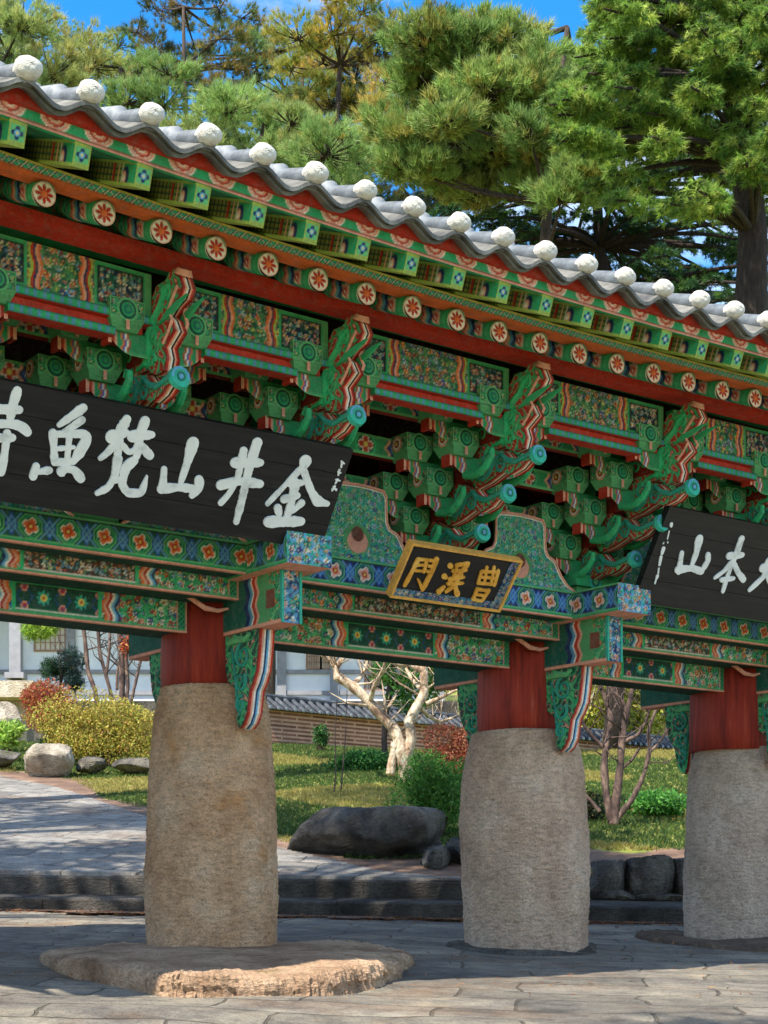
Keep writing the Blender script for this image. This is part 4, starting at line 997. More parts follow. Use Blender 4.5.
rpx(350, 470, 868, 879, 17.9, .3, 'thin flat paving stone in front of the long flat boulder', STEP, 33, None, .02, 0, 'flat_stone', 'flat stone')

# ================================================================== VEGETATION HELPERS
def mesh_tris(name, P, C, parent=None, mat=LEAF, nv=3, loc=(0, 0, 0)):
    """P (n,nv,3) polygons, C (n,3) colours"""
    n = len(P); me = bpy.data.meshes.new(name); me.vertices.add(n*nv); me.vertices.foreach_set('co', P.reshape(-1).astype(np.float32))
    me.loops.add(n*nv); me.loops.foreach_set('vertex_index', np.arange(n*nv, dtype=np.int32)); me.polygons.add(n)
    me.polygons.foreach_set('loop_start', np.arange(0, n*nv, nv, dtype=np.int32)); me.polygons.foreach_set('loop_total', np.full(n, nv, dtype=np.int32))
    me.update(calc_edges=True)
    a = me.color_attributes.new('Col', 'FLOAT_COLOR', 'POINT')
    CC = np.concatenate([np.repeat(C, nv, 0), np.ones((n*nv, 1))], 1); a.data.foreach_set('color', CC.astype(np.float32).ravel())
    me.materials.append(mat); return link(name, me, parent, loc)
def unit(v): return v/(np.linalg.norm(v, axis=-1, keepdims=True)+1e-9)
def needles(cent, direc, K, L, w, spread, colors, jit=.3):
    """cent (n,3) tuft origins, direc (n,3) main direction; K needles each"""
    n = len(cent); d = unit(direc[:, None, :]+spread*RNG.normal(size=(n, K, 3)))
    ln = L*(1+jit*RNG.normal(size=(n, K, 1))).clip(.4, 1.8)
    o = cent[:, None, :]+.25*L*RNG.normal(size=(n, K, 3))*.5
    s = unit(np.cross(d, RNG.normal(size=(n, K, 3))))*w*.5
    P = np.stack([o-s, o+s, o+d*ln], 2).reshape(-1, 3, 3)
    C = np.repeat(colors, K, 0)*(1+.18*RNG.normal(size=(n*K, 1))).clip(.45, 1.6)
    return P, C
def leaves(cent, L, w, colors, upb=.3):
    n = len(cent); d = unit(RNG.normal(size=(n, 3))+np.array([0, 0, upb])); s = unit(np.cross(d, RNG.normal(size=(n, 3))))
    l = L*(.6+.8*RNG.random((n, 1)))
    P = np.stack([cent, cent+d*l*.5+s*w*.5, cent+d*l, cent+d*l*.5-s*w*.5], 1)
    return P, colors*(1+.2*RNG.normal(size=(n, 1))).clip(.5, 1.6)
def pick(pal, wts, n, jit=.12):
    k = RNG.choice(len(pal), n, p=np.array(wts)/sum(wts)); c = np.array(pal)[k]
    return (c*(1+jit*RNG.normal(size=(n, 1)))+.006*RNG.normal(size=(n, 3))).clip(.003, .9)
def inball(n, shell=.5):
    v = unit(RNG.normal(size=(n, 3))); return v*(shell+(1-shell)*RNG.random((n, 1)))**.6
PG = [lin('5c7a35'), lin('7d9a45'), lin('45672f'), lin('9aa84f'), lin('b39a4a')]
def pine(px_tr, Y, clumps, label, pal, wts, base_px=760, L=.165, w=.0145, tuft=560, K=22, trunk_r=.28, group='pine trees behind the gate roof', cat='pine tree', name='pine_tree', bark=BARK, cover=1.0, top_py=None, lean=0, limb=.05):
    """clumps: list of (px, py, r_px, dY)"""
    bz = float(hill(at(px_tr, 0, Y).x, Y)); foot = np.array([at(px_tr, 0, Y).x, Y, bz-.2])
    top_py = min(c[1] for c in clumps)+10 if top_py is None else top_py
    tp = np.array(at(px_tr+lean, top_py, Y))
    root = empty(name, foot, 0, label, cat, group)
    b = MB(); n = 14; tr = []
    for i in range(n):
        t = i/(n-1); p = foot+(tp-foot)*t+np.array([.35*math.sin(t*5+Y), .3*math.sin(t*4+px_tr), 0])*min(1, t*2); tr.append(p)
    b.tube([p-foot for p in tr], [trunk_r*(1-.85*i/(n-1)) for i in range(n)], 12, GRN)
    b.build('trunk', bark, root, smooth=True)
    lb = MB(); Ps = []; Cs = []
    mpx = Y/F
    for (cx, cy, r, dY) in clumps:
        c = np.array(at(cx, cy, Y+dY)); rr = r*mpx
        # limb
        hz = c[2]-rr*.5; k = int(np.argmin([abs(p[2]-hz) for p in tr])); s0 = tr[k]
        md = (s0+c)/2+np.array([0, 0, -.12*np.linalg.norm(c-s0)])
        pts = [(1-t)**2*s0+2*t*(1-t)*md+t*t*c for t in np.linspace(0, 1, 9)]
        lb.tube([p-foot for p in pts], [limb*(1.6-1.2*t)*max(.6, rr/1.2) for t in np.linspace(0, 1, 9)], 6, GRN)
        nt_ = max(6, int(tuft*cover*(r/40)**2))
        nsub = max(3, int(nt_/9)); sub = inball(nsub, .25)*np.array([rr*1.15, rr*1.15, rr*.55])
        for q in range(nsub):
            lb.tube([p-foot for p in (c-np.array([0, 0, rr*.2]), c+sub[q]*.5-np.array([0, 0, rr*.12]), c+sub[q])], [limb*.45, limb*.3, .008], 4, GRN, caps=False)
        j = RNG.integers(0, nsub, nt_); ce = c+sub[j]+RNG.normal(size=(nt_, 3))*rr*.17*np.array([1.2, 1.2, .55])
        dr = unit((ce-c)*np.array([1, 1, .5]))*.7+np.array([0, 0, .75])
        cc = pick(pal, wts, 1, .1)*.35+pick(pal, wts, nsub, .08)[j]*.35+pick(pal, wts, nt_)*.3
        P, C = needles(ce-foot, dr, K, L, w, .42, cc); Ps.append(P); Cs.append(C)
    lb.build('limbs', bark, root, smooth=True)
    mesh_tris('crown', np.concatenate(Ps), np.concatenate(Cs), root)
    return root
def blobs(ex, ey, rx, ry, n, rmin, rmax, dY=2.5, seed=0):
    g = np.random.default_rng(seed); out = []
    tries = 0
    while len(out) < n and tries < 4000:
        tries += 1; a = g.random()*6.283; q = math.sqrt(g.random()); x = ex+rx*q*math.cos(a); y = ey+ry*q*math.sin(a); r = g.uniform(rmin, rmax)
        if all((x-o[0])**2+(y-o[1])**2 > (.55*(r+o[2]))**2 for o in out): out.append((x, y, r, g.uniform(-dY, dY)))
    return out
G1 = [lin('7f9c52'), lin('9dba6c'), lin('5c7c42'), lin('babb74'), lin('b89a50')]
pine(-20, 40, blobs(0, 90, 62, 90, 22, 22, 36, 2, 1), 'green pine at the far left edge above the roof', G1, (4, 4, 2, 2, .6))
pine(120, 42, blobs(120, 125, 70, 75, 24, 20, 34, 2, 2), 'light green pine second from the left above the roof', G1, (4, 5, 2, 2, .5))
G2 = [lin('4a6238'), lin('6f7c3c'), lin('a88d44'), lin('c09c52'), lin('34463a')]
pine(196, 50, blobs(196, 50, 66, 52, 18, 16, 28, 2, 3), 'dark thin crowned pine with brown needles rising against the blue sky', G2, (3, 2, 1.5, 1.5, 2), cover=.75)
pine(262, 39, blobs(255, 165, 105, 62, 30, 22, 36, 2, 4), 'bright green dense pine above the left middle of the roof', G1, (4, 6, 2, 2, .3))
G3 = [lin('8f9c46'), lin('c4aa4c'), lin('d8b860'), lin('5f783a'), lin('a4b054')]
pine(348, 45, blobs(345, 90, 58, 95, 22, 18, 30, 2, 5), 'yellow brown sparse pine between the blue sky gap and the big central pine', G3, (3, 3, 2, 2, 3), cover=.8)
pine(420, 47, blobs(415, 120, 75, 110, 22, 18, 30, 2.5, 6), 'dark green pine behind the yellow brown sparse pine', G2, (4, 2, .6, .6, 2), cover=.9)
pine(300, 52, blobs(290, 95, 60, 60, 16, 20, 30, 2.5, 16)+blobs(60, 60, 70, 30, 10, 18, 28, 2.5, 26), 'light pine filling the gap behind the yellow brown pine', G1, (3, 3, 3, 2, 1), cover=.8)
G4 = [lin('7f9c4e'), lin('98b262'), lin('b4b56c'), lin('5c7c40'), lin('cca450')]
pine(560, 33, blobs(490, 85, 95, 70, 30, 24, 40, 2, 7)+[(410, 140, 30, 0), (385, 128, 24, .5), (430, 170, 26, 0), (400, 165, 22, 0)]+blobs(520, 165, 90, 40, 12, 22, 32, 2, 17), 'big yellow green pine with a long bare limb above the middle of the roof', G4, (4, 5, 3, 2, 1.2), L=.17, w=.02, limb=.06)
G5 = [lin('6a9040'), lin('8fb04c'), lin('44682f'), lin('b8c460'), lin('2c4828')]
def fir(px_tr, Y, label, sprays, pal, wts, trunk_r=.40, top_py=-120, name='fir_tree', cat='fir tree'):
    """sprays: (px, py, half_width_px) flat drooping sprays"""
    foot = np.array([at(px_tr, 0, Y).x, Y, float(hill(at(px_tr, 0, Y).x, Y))-.3]); tp = np.array(at(px_tr-8, top_py, Y)); root = empty(name, foot, 0, label, cat, 'conifers at the right above the roof')
    b = MB(); n = 14; tr = [foot+(tp-foot)*i/(n-1)+np.array([.15*math.sin(i), .1*math.cos(i*1.3), 0]) for i in range(n)]
    b.tube([p-foot for p in tr], [trunk_r*(1-.6*i/(n-1)) for i in range(n)], 16, GRN); 
    V = b.v[0]; b.v[0] = V+.03*fbm(V*np.array([3, 3, .6]), 2, 3)[:, None]*unit(np.column_stack([V[:, :2]-((tp-foot)[:2]*(V[:, 2:]/(tp-foot)[2])), np.zeros(len(V))]))
    b.build('trunk', BARKF, root, smooth=True)
    lb = MB(); Ps = []; Cs = []; mpx = Y/F
    for (cx, cy, r) in sprays:
        dY = RNG.uniform(-2.5, 2.5); c = np.array(at(cx, cy, Y+dY)); rr = r*mpx
        k = int(np.argmin([abs(p[2]-c[2]-.15) for p in tr])); s0 = tr[k]; v = c-s0; v[2] = 0; v = unit(v)
        pts = [s0+(c-s0)*t+np.array([0, 0, .35*math.sin(t*3)*min(1, rr)]) for t in np.linspace(0, 1, 8)]
        end = c+v*rr; end[2] -= rr*.25; pts.append((c+end)/2); pts.append(end)
        lb.tube([p-foot for p in pts], [.055*(1.25-t) for t in np.linspace(0, 1, 10)], 6, GRN)
        side = np.array([-v[1], v[0], 0]); nt_ = int(26*(r/40)**1.5)+5
        for q in range(nt_):
            u = RNG.uniform(-1, 1); sd = RNG.choice([-1, 1])*(1-abs(u)*.55); o = c+v*u*rr; ln = rr*.8*abs(sd)*RNG.uniform(.6, 1)
            d = unit(side*np.sign(sd)+v*.5+np.array([0, 0, RNG.uniform(-.32, .02)])); m = max(3, int(ln/.05))
            tt = np.linspace(.05, 1, m)[:, None]; ce = o+d*ln*tt+np.array([0, 0, -1])*(tt**2)*ln*.25+RNG.normal(size=(m, 3))*.025
            if q % 2 == 0: lb.tube([p-foot for p in (o, o+d*ln*.6, ce[-1])], [.014, .009, .004], 4, GRN, caps=False)
            col_ = pick(pal, wts, 1, .15)*.6+pick(pal, wts, m, .15)*.4
            P, C = needles(ce-foot, np.tile(d*.7+np.array([0, 0, -.05]), (m, 1)), 22, .10, .015, .6, col_); Ps.append(P); Cs.append(C)
    lb.build('limbs', BARKF, root, smooth=True); mesh_tris('crown', np.concatenate(Ps), np.concatenate(Cs), root); return root
g_ = np.random.default_rng(5)
sp_ = []
for a in range(190):
    y = g_.uniform(-60, 150); x = g_.uniform(610-.25*max(0, y), 830); sp_.append((x, y, g_.uniform(20, 44)))
sp_ += [(g_.uniform(610, 800), g_.uniform(130, 215), g_.uniform(20, 36)) for _ in range(26)]
fir(748, 27, 'tall layered conifer with a thick dark trunk at the right edge above the roof', sp_, G5, (4, 5, 2, 2, .8))
G6 = [lin('3a5e36'), lin('54803e'), lin('264030'), lin('7c9c48'), lin('345050')]
sp2 = []
for a in range(130):
    y = g_.uniform(120, 330); x = g_.uniform(420+.2*(y-120), 830); sp2.append((x, y, g_.uniform(22, 42)))
fir(610, 36, 'darker conifer with bare lower branches behind the tall layered conifer', sp2, G6, (4, 4, 3, 1.5, 2), trunk_r=.22, top_py=90)
# far wooded slope closing the view low behind the buildings
def forest():
    n = 520; x = RNG.uniform(-60, 80, n); y = RNG.uniform(75, 125, n); z = hill(x, y)
    Ps = []; Cs = []
    for i in range(n):
        h = RNG.uniform(6, 10); m = 130; c = np.column_stack([x[i]+RNG.normal(size=m)*1.9, y[i]+RNG.normal(size=m)*1.9, z[i]+h*RNG.random(m)])
        P, C = leaves(c, .9, .55, np.tile(pick([lin('4d6a35'), lin('6c8440'), lin('35502e'), lin('97893f')], (4, 3, 3, 1), 1), (m, 1)), .2); Ps.append(P); Cs.append(C)
    o = mesh_tris('wooded_slope', np.concatenate(Ps), np.concatenate(Cs), nv=4); tag(o, 'distant wooded slope seen as one green mass behind the buildings', 'woodland', kind='stuff')
forest()

def shrub(c, r, label, pal, wts, n=6000, L=.05, w=.028, cat='shrub', name='shrub', lobes=9, group=None, stems=True, bark=BARKB):
    root = empty(name, (c[0], c[1], c[2]-r[2]), 0, label, cat, group)
    base_ = np.array([0, 0, 0.]); ce = inball(lobes, .3)*np.array(r)*.62+np.array([0, 0, r[2]]); ce[:, 2] = np.maximum(ce[:, 2], r[2]*.45)
    k = RNG.integers(0, lobes, n); lr = np.array(r)*RNG.uniform(.36, .58, (lobes, 1))
    p = ce[k]+inball(n, .55)*lr[k]; p += RNG.normal(size=p.shape)*.02
    p = p[p[:, 2] > .02]; k = k[:len(p)]
    cc = pick(pal, wts, lobes, .06)[RNG.integers(0, lobes, len(p))]*.45+pick(pal, wts, len(p), .15)*.55
    P, C = leaves(p, L, w, cc, .5); mesh_tris('foliage', P, C, root, nv=4)
    if stems:
        b = MB()
        for q in range(lobes): b.tube([(RNG.normal()*.06, RNG.normal()*.06, -.05), ce[q]*np.array([.4, .4, .5]), ce[q]], [.022, .014, .006], 5, GRN)
        b.build('stems', bark, root, smooth=True)
    return root
YG = [lin('b8b04e'), lin('8f9a3e'), lin('d0c060'), lin('6b7c36'), lin('b8804e')]
RD = [lin('a8403a'), lin('b85a4a'), lin('7d3230'), lin('b0853f'), lin('8a8a3c')]
DG = [lin('2f5f2c'), lin('46803a'), lin('1f4424'), lin('6f9c4a')]
def P_(px, py, Y): return tuple(at(px, py, Y))
shrub(P_(104, 728, 28.8), (1.42, .6, .66), 'wide yellow green azalea shrub behind the pale boulder', YG, (5, 3, 4, 2, 1.2), 20000, lobes=18)
shrub(P_(56, 708, 29.6), (.75, .5, .5), 'red leaved shrub left of the yellow green azalea', RD, (4, 4, 3, 3, 2), 9000, lobes=13)
shrub(P_(64, 745, 29.9), (.5, .4, .28), 'small dark green shrub under the red leaved shrub', DG, (3, 2, 3, 1), 2500)
shrub(P_(8, 734, 29.3), (.36, .3, .26), 'bright green leafy plant at the far left edge', [lin('9dbf55'), lin('6fa045'), lin('c0cf70')], (3, 2, 2), 1500, .12, .05, 'plant', 'leafy_plant')
shrub(P_(440, 798, 20.0), (.58, .5, .58), 'loose green conifer bush to the left of the middle pillar', [lin('5f8f3a'), lin('7ea94a'), lin('2f5a2c'), lin('3f7030')], (4, 3, 2, 3), 7000, .09, .018, 'bush', 'green_bush')
shrub(P_(452, 752, 28.5), (.75, .6, .55), 'rust red shrub behind the loose green conifer bush', [lin('9c5038'), lin('b8765a'), lin('7a3f2c'), lin('8f8a50')], (4, 3, 3, 1), 6000)
shrub(P_(318, 736, 32.5), (.24, .24, .24), 'small round dark shrub growing against the brick wall', DG, (3, 1, 4, 1), 1200)
def hedge(px0, px1, py0, py1, Y, label, pal, wts, n, group=None):
    for i in range(1):
        a = at(px0, py1, Y); b_ = at(px1, py0, Y)
        shrub(((a.x+b_.x)/2, Y, (a.z+b_.z)/2), ((b_.x-a.x)/2*1.15, .35, (b_.z-a.z)/2*1.15), label, pal, wts, n, .06, .035, 'hedge', 'low_hedge', 14, group)
hedge(322, 405, 752, 778, 28.2, 'low dark green hedge in front of the brick wall left of the pale barked tree', DG, (3, 3, 3, 1), 7000)
hedge(628, 690, 792, 818, 22.3, 'low bright green hedge beside the right pillar', [lin('4f8f3a'), lin('73ad4d'), lin('2f6530')], (3, 3, 2), 5000)
shrub(P_(583, 806, 21.6), (.34, .3, .3), 'dark bush at the foot of the brown stemmed tree', [lin('1f2c1a'), lin('3a4a25'), lin('7a6a30')], (4, 3, 1), 3500)
shrub(P_(625, 715, 44), (1.6, 1.2, 1.6), 'round yellow green tree crown seen through the brown stems', [lin('a8ad45'), lin('c9c055'), lin('7f9038')], (4, 3, 2), 9000, .14, .09, 'tree', 'yellow_green_tree')
# lawn blades
def lawn(n):
    x = RNG.uniform(-9, 9, n*3); y = 17+RNG.random(n*3)**1.3*17; m = (y > pathedge(x)+.9+.4*np.sin(x*2.1)) & (np.abs(x) < y*.26) & ~((x > 2.2) & (y < 18.9))
    x, y = x[m][:n], y[m][:n]; z = upz(x, y)-.03
    pat = np.sin(x*1.3+2*np.sin(y*.6))+np.sin(y*1.1+x*.4)
    c = np.where((pat > .5)[:, None], pick([lin('a89a5a'), lin('8f8a45')], (1, 1), len(x)), pick([lin('4c6630'), lin('6c7c3a'), lin('3c5228')], (3, 2, 2), len(x)))
    d = np.tile([0, 0, 1.], (len(x), 1)); P, C = needles(np.column_stack([x, y, z]), d, 5, .05, .014, .5, c)
    o = mesh_tris('grass', P, C); tag(o, 'short green and straw coloured lawn grass beyond the path', 'grass', kind='stuff')
lawn(75000)
def litter(n):
    x = RNG.uniform(-5, 6, n); y = np.where(RNG.random(n) < .5, 15.75+.1*RNG.normal(size=n), RNG.uniform(9, 26, n)); z = np.where(y < 16, groundz(x, y)+.02, np.where(y < 16.6, -5, upz(x, y)+.012))
    P, C = leaves(np.column_stack([x, y, z]), .06, .012, pick([lin('8f5a38'), lin('b07d4a'), lin('6a4230')], (3, 2, 2), n), 0)
    P[:, :, 2] = z[:, None]+.35*(P[:, :, 2]-z[:, None]); o = mesh_tris('fallen_leaves', P, C, nv=4); tag(o, 'scattered brown fallen leaves on the paving and steps', 'leaves', kind='stuff')
litter(6000)

# ---- small bare trees
def stemtree(name, label, Y, stems, bark, cat='tree', group=None, leaf=None, crown_label=None):
    base_ = np.array(at(*stems[0][0][:2], Y)); root = empty(name, base_, 0, label, cat, group)
    b = MB()
    for st in stems:
        pts = np.array([np.array(at(p[0], p[1], Y+(p[3] if len(p) > 3 else 0))) for p in st])-base_
        rr = np.array([p[2] for p in st])*Y/F*.38; n = len(st)*7; u = np.linspace(0, len(st)-1, n)
        q = np.stack([np.interp(u, range(len(st)), pts[:, k]) for k in range(3)], 1)
        for _ in range(3): q[1:-1] = (q[:-2]+2*q[1:-1]+q[2:])/4
        r = np.interp(u, range(len(st)), rr); q[1:-1] += RNG.normal(size=(n-2, 3))*r[1:-1, None]*.03
        r = r*(1+.05*np.sin(u*5)+.02*RNG.normal(size=n)); b.tube(q, r, 10, GRN)
        if len(st) > 3 and name != 'sapling':
            for _k in range(7):
                i_ = RNG.integers(int(len(q)*.35), len(q)-1); o = q[i_]; dr_ = unit(RNG.normal(size=3)*np.array([1, .7, .3])+np.array([0, 0, .8])); ln = RNG.uniform(.3, .9)
                m_ = o+dr_*ln*.5+RNG.normal(size=3)*.05; e_ = o+dr_*ln+np.array([0, 0, .12])
                b.tube([o, m_, e_], [max(.006, r[i_]*.35), max(.005, r[i_]*.22), .003], 5, GRN)
                for _j in range(2): b.tube([m_, m_+unit(RNG.normal(size=3)+np.array([0, 0, .7]))*ln*.4], [.005, .0025], 4, GRN)
    b.build('trunk', bark, root, smooth=True)
    if leaf:
        Ps = []; Cs = []
        for (px, py, rpx_, n, pal, wts, L) in leaf:
            c = np.array(at(px, py, Y))-base_; p = c+inball(n, .2)*rpx_*Y/F
            if L < 0: P, C = needles(p, np.tile([0, 0, .4], (n, 1)), 14, -L, .012, .8, pick(pal, wts, n)); P = np.concatenate([P, P[:, 2:3]], 1)
            else: P, C = leaves(p, L, L*.5, pick(pal, wts, n), .2)
            Ps.append(P); Cs.append(C)
        mesh_tris('foliage', np.concatenate(Ps), np.concatenate(Cs), root, nv=4)
    return root
stemtree('garden_tree', 'gnarled pale barked tree forking low in front of the brick wall', 26, [
    [(408, 785, 22), (405, 765, 19), (400, 745, 17), (394, 728, 15), (378, 712, 14), (362, 694, 13), (346, 682, 13), (336, 676, 11)],
    [(338, 680, 11), (336, 668, 8), (345, 655, 6), (350, 640, 4)], [(352, 686, 8), (362, 676, 6, .3), (368, 660, 4, .4), (366, 640, 3)],
    [(346, 682, 8), (338, 674, 7, .4), (332, 662, 6, .6), (326, 650, 4, .8)], [(370, 702, 7), (374, 686, 6, -.3), (382, 672, 5, -.5), (388, 655, 4, -.7)], [(418, 705, 6), (428, 716, 5, .4), (440, 722, 4, .7), (452, 718, 3, .9)], [(422, 690, 6), (412, 680, 5, .4), (406, 668, 4, .5), (400, 650, 3, .6)],
    [(404, 760, 16), (412, 738, 14), (408, 722, 13), (416, 708, 13), (424, 694, 12), (424, 682, 11), (424, 665, 10), (426, 640, 8)],
    [(424, 672, 9), (410, 664, 8), (396, 664, 7), (384, 656, 6), (374, 648, 4)], [(426, 704, 7), (440, 698, 5), (452, 692, 4), (462, 688, 3)],
    [(396, 742, 14), (393, 756, 11), (390, 775, 12)]], BARKP)
stemtree('garden_tree', 'dark leaning trunk with fresh green leaves right behind the pale barked tree', 29, [
    [(386, 772, 9), (384, 740, 8), (386, 712, 8), (390, 690, 9), (392, 668, 7), (398, 640, 5)], [(390, 690, 5), (402, 680, 4), (412, 662, 3)]], BARK,
    leaf=[(412, 690, 26, 900, [lin('5f9040'), lin('7fae4a'), lin('35602c')], (3, 2, 2), .11), (384, 672, 14, 300, [lin('5f9040'), lin('7fae4a')], (1, 1), .10), (440, 672, 22, 600, [lin('5f9040'), lin('a8a850'), lin('35602c')], (3, 2, 2), .11)])
stemtree('garden_tree', 'multi stemmed brown tree between the middle and right pillars', 21.0, [
    [(613, 826, 14), (616, 800, 12), (620, 770, 10), (622, 740, 9), (626, 716, 8), (632, 690, 6), (634, 660, 5)],
    [(612, 822, 11), (606, 795, 10), (604, 765, 10), (606, 745, 8), (612, 722, 8), (606, 700, 6), (598, 680, 5), (592, 660, 4)],
    [(614, 822, 9), (632, 800, 8), (644, 775, 6), (650, 750, 6), (648, 730, 5), (658, 705, 4), (662, 680, 3)],
    [(606, 750, 6), (594, 738, 5), (584, 726, 5), (578, 708, 4), (576, 690, 3)], [(624, 742, 6), (638, 735, 5), (646, 722, 4), (652, 700, 3)], [(628, 715, 5), (622, 700, 4), (612, 690, 3), (608, 670, 3)],
    [(650, 752, 4), (660, 742, 3), (668, 728, 3), (672, 712, 2)], [(620, 770, 4), (632, 760, 4), (640, 748, 3)], [(600, 812, 6), (590, 800, 5), (582, 792, 4)]], BARKB)
stemtree('garden_tree', 'pale thin stem just right of the middle pillar', 22, [[(580, 800, 5), (578, 770, 5), (574, 745, 5), (573, 720, 8), (570, 700, 9), (568, 670, 7)]], BARKP)
stemtree('garden_tree', 'slender dark stemmed tree standing left of the near pillar above the azalea', 30.4, [
    [(97, 706, 6), (95, 690, 6), (88, 672, 6), (86, 650, 6), (84, 630, 5), (78, 612, 4), (70, 600, 3)], [(84, 628, 3), (76, 624, 2), (70, 622, 2)],
    [(113, 706, 6), (110, 690, 5), (104, 668, 5), (100, 655, 5), (98, 630, 5), (98, 605, 4)], [(106, 676, 4), (109, 655, 4), (110, 635, 4), (108, 605, 3)],
    [(122, 708, 8), (122, 690, 8), (122, 668, 8), (121, 645, 8), (118, 620, 7), (116, 595, 6)], [(126, 706, 5), (128, 685, 5), (126, 660, 5), (128, 640, 4), (130, 615, 4)],
    [(130, 706, 5), (134, 690, 4), (138, 672, 4), (142, 655, 4), (144, 630, 4), (146, 605, 3)], [(117, 690, 4), (117, 670, 3), (122, 660, 3)]], BARKB,
    leaf=[(42, 622, 18, 260, [lin('9dbb45'), lin('b8cf5c'), lin('6f9a38')], (3, 3, 1), -.14), (30, 632, 9, 60, [lin('9dbb45'), lin('6f9a38')], (2, 1), -.12), (132, 645, 13, 420, [lin('b8563a'), lin('c98a4a'), lin('8f4030')], (3, 2, 1), .08), (150, 632, 12, 300, [lin('6f9a38'), lin('a8563a'), lin('4f7a30')], (2, 1, 2), .08), (90, 610, 16, 200, [lin('7f8a3a'), lin('9a8a45')], (1, 1), .07)])
stemtree('garden_tree', 'small dark conifer with flat branches left of the slender stemmed tree', 32.5, [[(62, 700, 4), (60, 685, 4), (64, 670, 3), (70, 655, 3)]], BARK,
    leaf=[(52, 670, 12, 160, [lin('2f4a30'), lin('1f3528'), lin('4a6a4a')], (2, 2, 1), -.10), (70, 662, 16, 200, [lin('35504a'), lin('1f3528'), lin('4a5a5a')], (2, 2, 1), -.10), (74, 682, 12, 120, [lin('35504a'), lin('2a3a3a')], (1, 1), -.10)])
stemtree('sapling', 'pair of thin bare sapling stems on the lawn by the long flat boulder', 24, [[(334, 792, 2.2), (336, 770, 1.6), (335, 740, 1.3), (337, 700, 1)], [(341, 790, 2.2), (343, 765, 1.6), (346, 730, 1.3), (347, 690, 1)]], BARKB, 'sapling')

# ================================================================== BUILDINGS AND WALL
WALLW = mat_noise('whitewashed_wall', [(.3, lin('cfd3d8')), (.6, lin('e6e7e8')), (.85, lin('f0efec'))], 1.2, .85, 20, .2, .01)
GREYW = mat_plain('grey_weathered_post', lin('8f8f92')); BRW = mat_plain('brown_window_lattice', lin('9a7660')); PAPER = mat_plain('window_paper', lin('c8bba8'))
def box_at(b, x0, x1, y0, y1, z0, z1, c=GRN): b.box(x0, x1, y0, y1, z0, z1, c)
def hall(label, pxa, pxb, Y, ztop, zbot, bays, wins, rot=0.0, rails=(672, 693, 706), name='temple_building'):
    a = at(pxa, 0, Y).x; c = at(pxb, 0, Y).x; root = empty(name, ((a+c)/2, Y, zbot), rot, label, 'building'); W = c-a; h = ztop-zbot
    def bb(nm, mt, items):
        b = MB()
        for (x0, x1, y0, y1, z0, z1) in items: b.box(x0-W/2, x1-W/2, y0, y1, z0, z1)
        return b.build(nm, mt, root)
    bb('wall', WALLW, [(0, W, 0, 6, .3, h)])
    bb('stone_base', STEP, [(-.4, W+.4, -.8, 6.4, -1.6, .3)])
    n = bays
    for i in range(n+1): x = W*i/n; bb('post', GREYW, [(x-.11, x+.11, -.10, .02, .3, h)])
    for py in rails: z = (HY-py)/F*Y-zbot; bb('rail', GREYW, [(.0, W, -.06, .01, z-.05, z+.05)])
    for (p0, p1, q0, q1) in wins:
        x0 = at(p0, 0, Y).x-a; x1 = at(p1, 0, Y).x-a; z0 = (HY-q1)/F*Y-zbot; z1 = (HY-q0)/F*Y-zbot
        f = bb('window', BRW, [(x0, x1, -.05, .0, z0-.04, z0), (x0, x1, -.05, 0, z1, z1+.04), (x0-.05, x0, -.05, 0, z0-.04, z1+.04), (x1, x1+.05, -.05, 0, z0-.04, z1+.04)])
        b = MB(); b.box(x0-W/2, x1-W/2, -.03, -.004, z0, z1); o = b.build('pane', BRW if (p0+p1) % 2 else PAPER, f)
        b = MB(); m = 7
        for k in range(1, m): xx = x0+(x1-x0)*k/m; b.box(xx-.012-W/2, xx+.012-W/2, -.045, -.031, z0, z1)
        for k in range(1, 5): zz_ = z0+(z1-z0)*k/5; b.box(x0-W/2, x1-W/2, -.052, -.046, zz_-.01, zz_+.01)
        b.build('lattice', BRW, f)
    b = MB(); ov = 1.5
    for sg, (y0, z0, y1, z1) in enumerate(((-ov, h-.15, 3, h+2.4), (6+ov, h-.15, 3, h+2.4))):
        V = [(-W/2-ov, y0, z0), (W/2+ov, y0, z0), (W/2+ov, y1, z1), (-W/2-ov, y1, z1)]; V2 = [(x, y, z+.2) for x, y, z in V]
        b.add(V+V2, [(0, 1, 2, 3), (4, 5, 6, 7), (0, 1, 5, 4), (1, 2, 6, 5), (2, 3, 7, 6), (3, 0, 4, 7)], GRN)
    for k in range(int((W+2*ov)/.32)):
        x = -W/2-ov+.16+k*.32; b.tube([(x, -ov-.02, h+.08), (x, 3, h+2.62)], .07, 8)
    r_ = b.build('roof', TILE, root); b = MB(); b.box(-W/2-ov, W/2+ov, 2.8, 3.2, h+2.5, h+3.1); b.build('ridge', TILE, r_)
    return root
hall('long whitewashed hall with brown lattice windows behind the garden', -140, 440, 41, 7.9, 4.55, 11, [(36, 70, 614, 650), (308, 320, 640, 668), (322, 336, 640, 668), (366, 384, 640, 690), (386, 404, 640, 690), (120, 150, 616, 650), (-60, -30, 616, 650)])
hall('whitewashed building corner with a cream wall right of the middle pillar', 582, 780, 47, 7.4, 4.4, 3, [(592, 612, 692, 740), (640, 664, 690, 735)], rails=(742,))
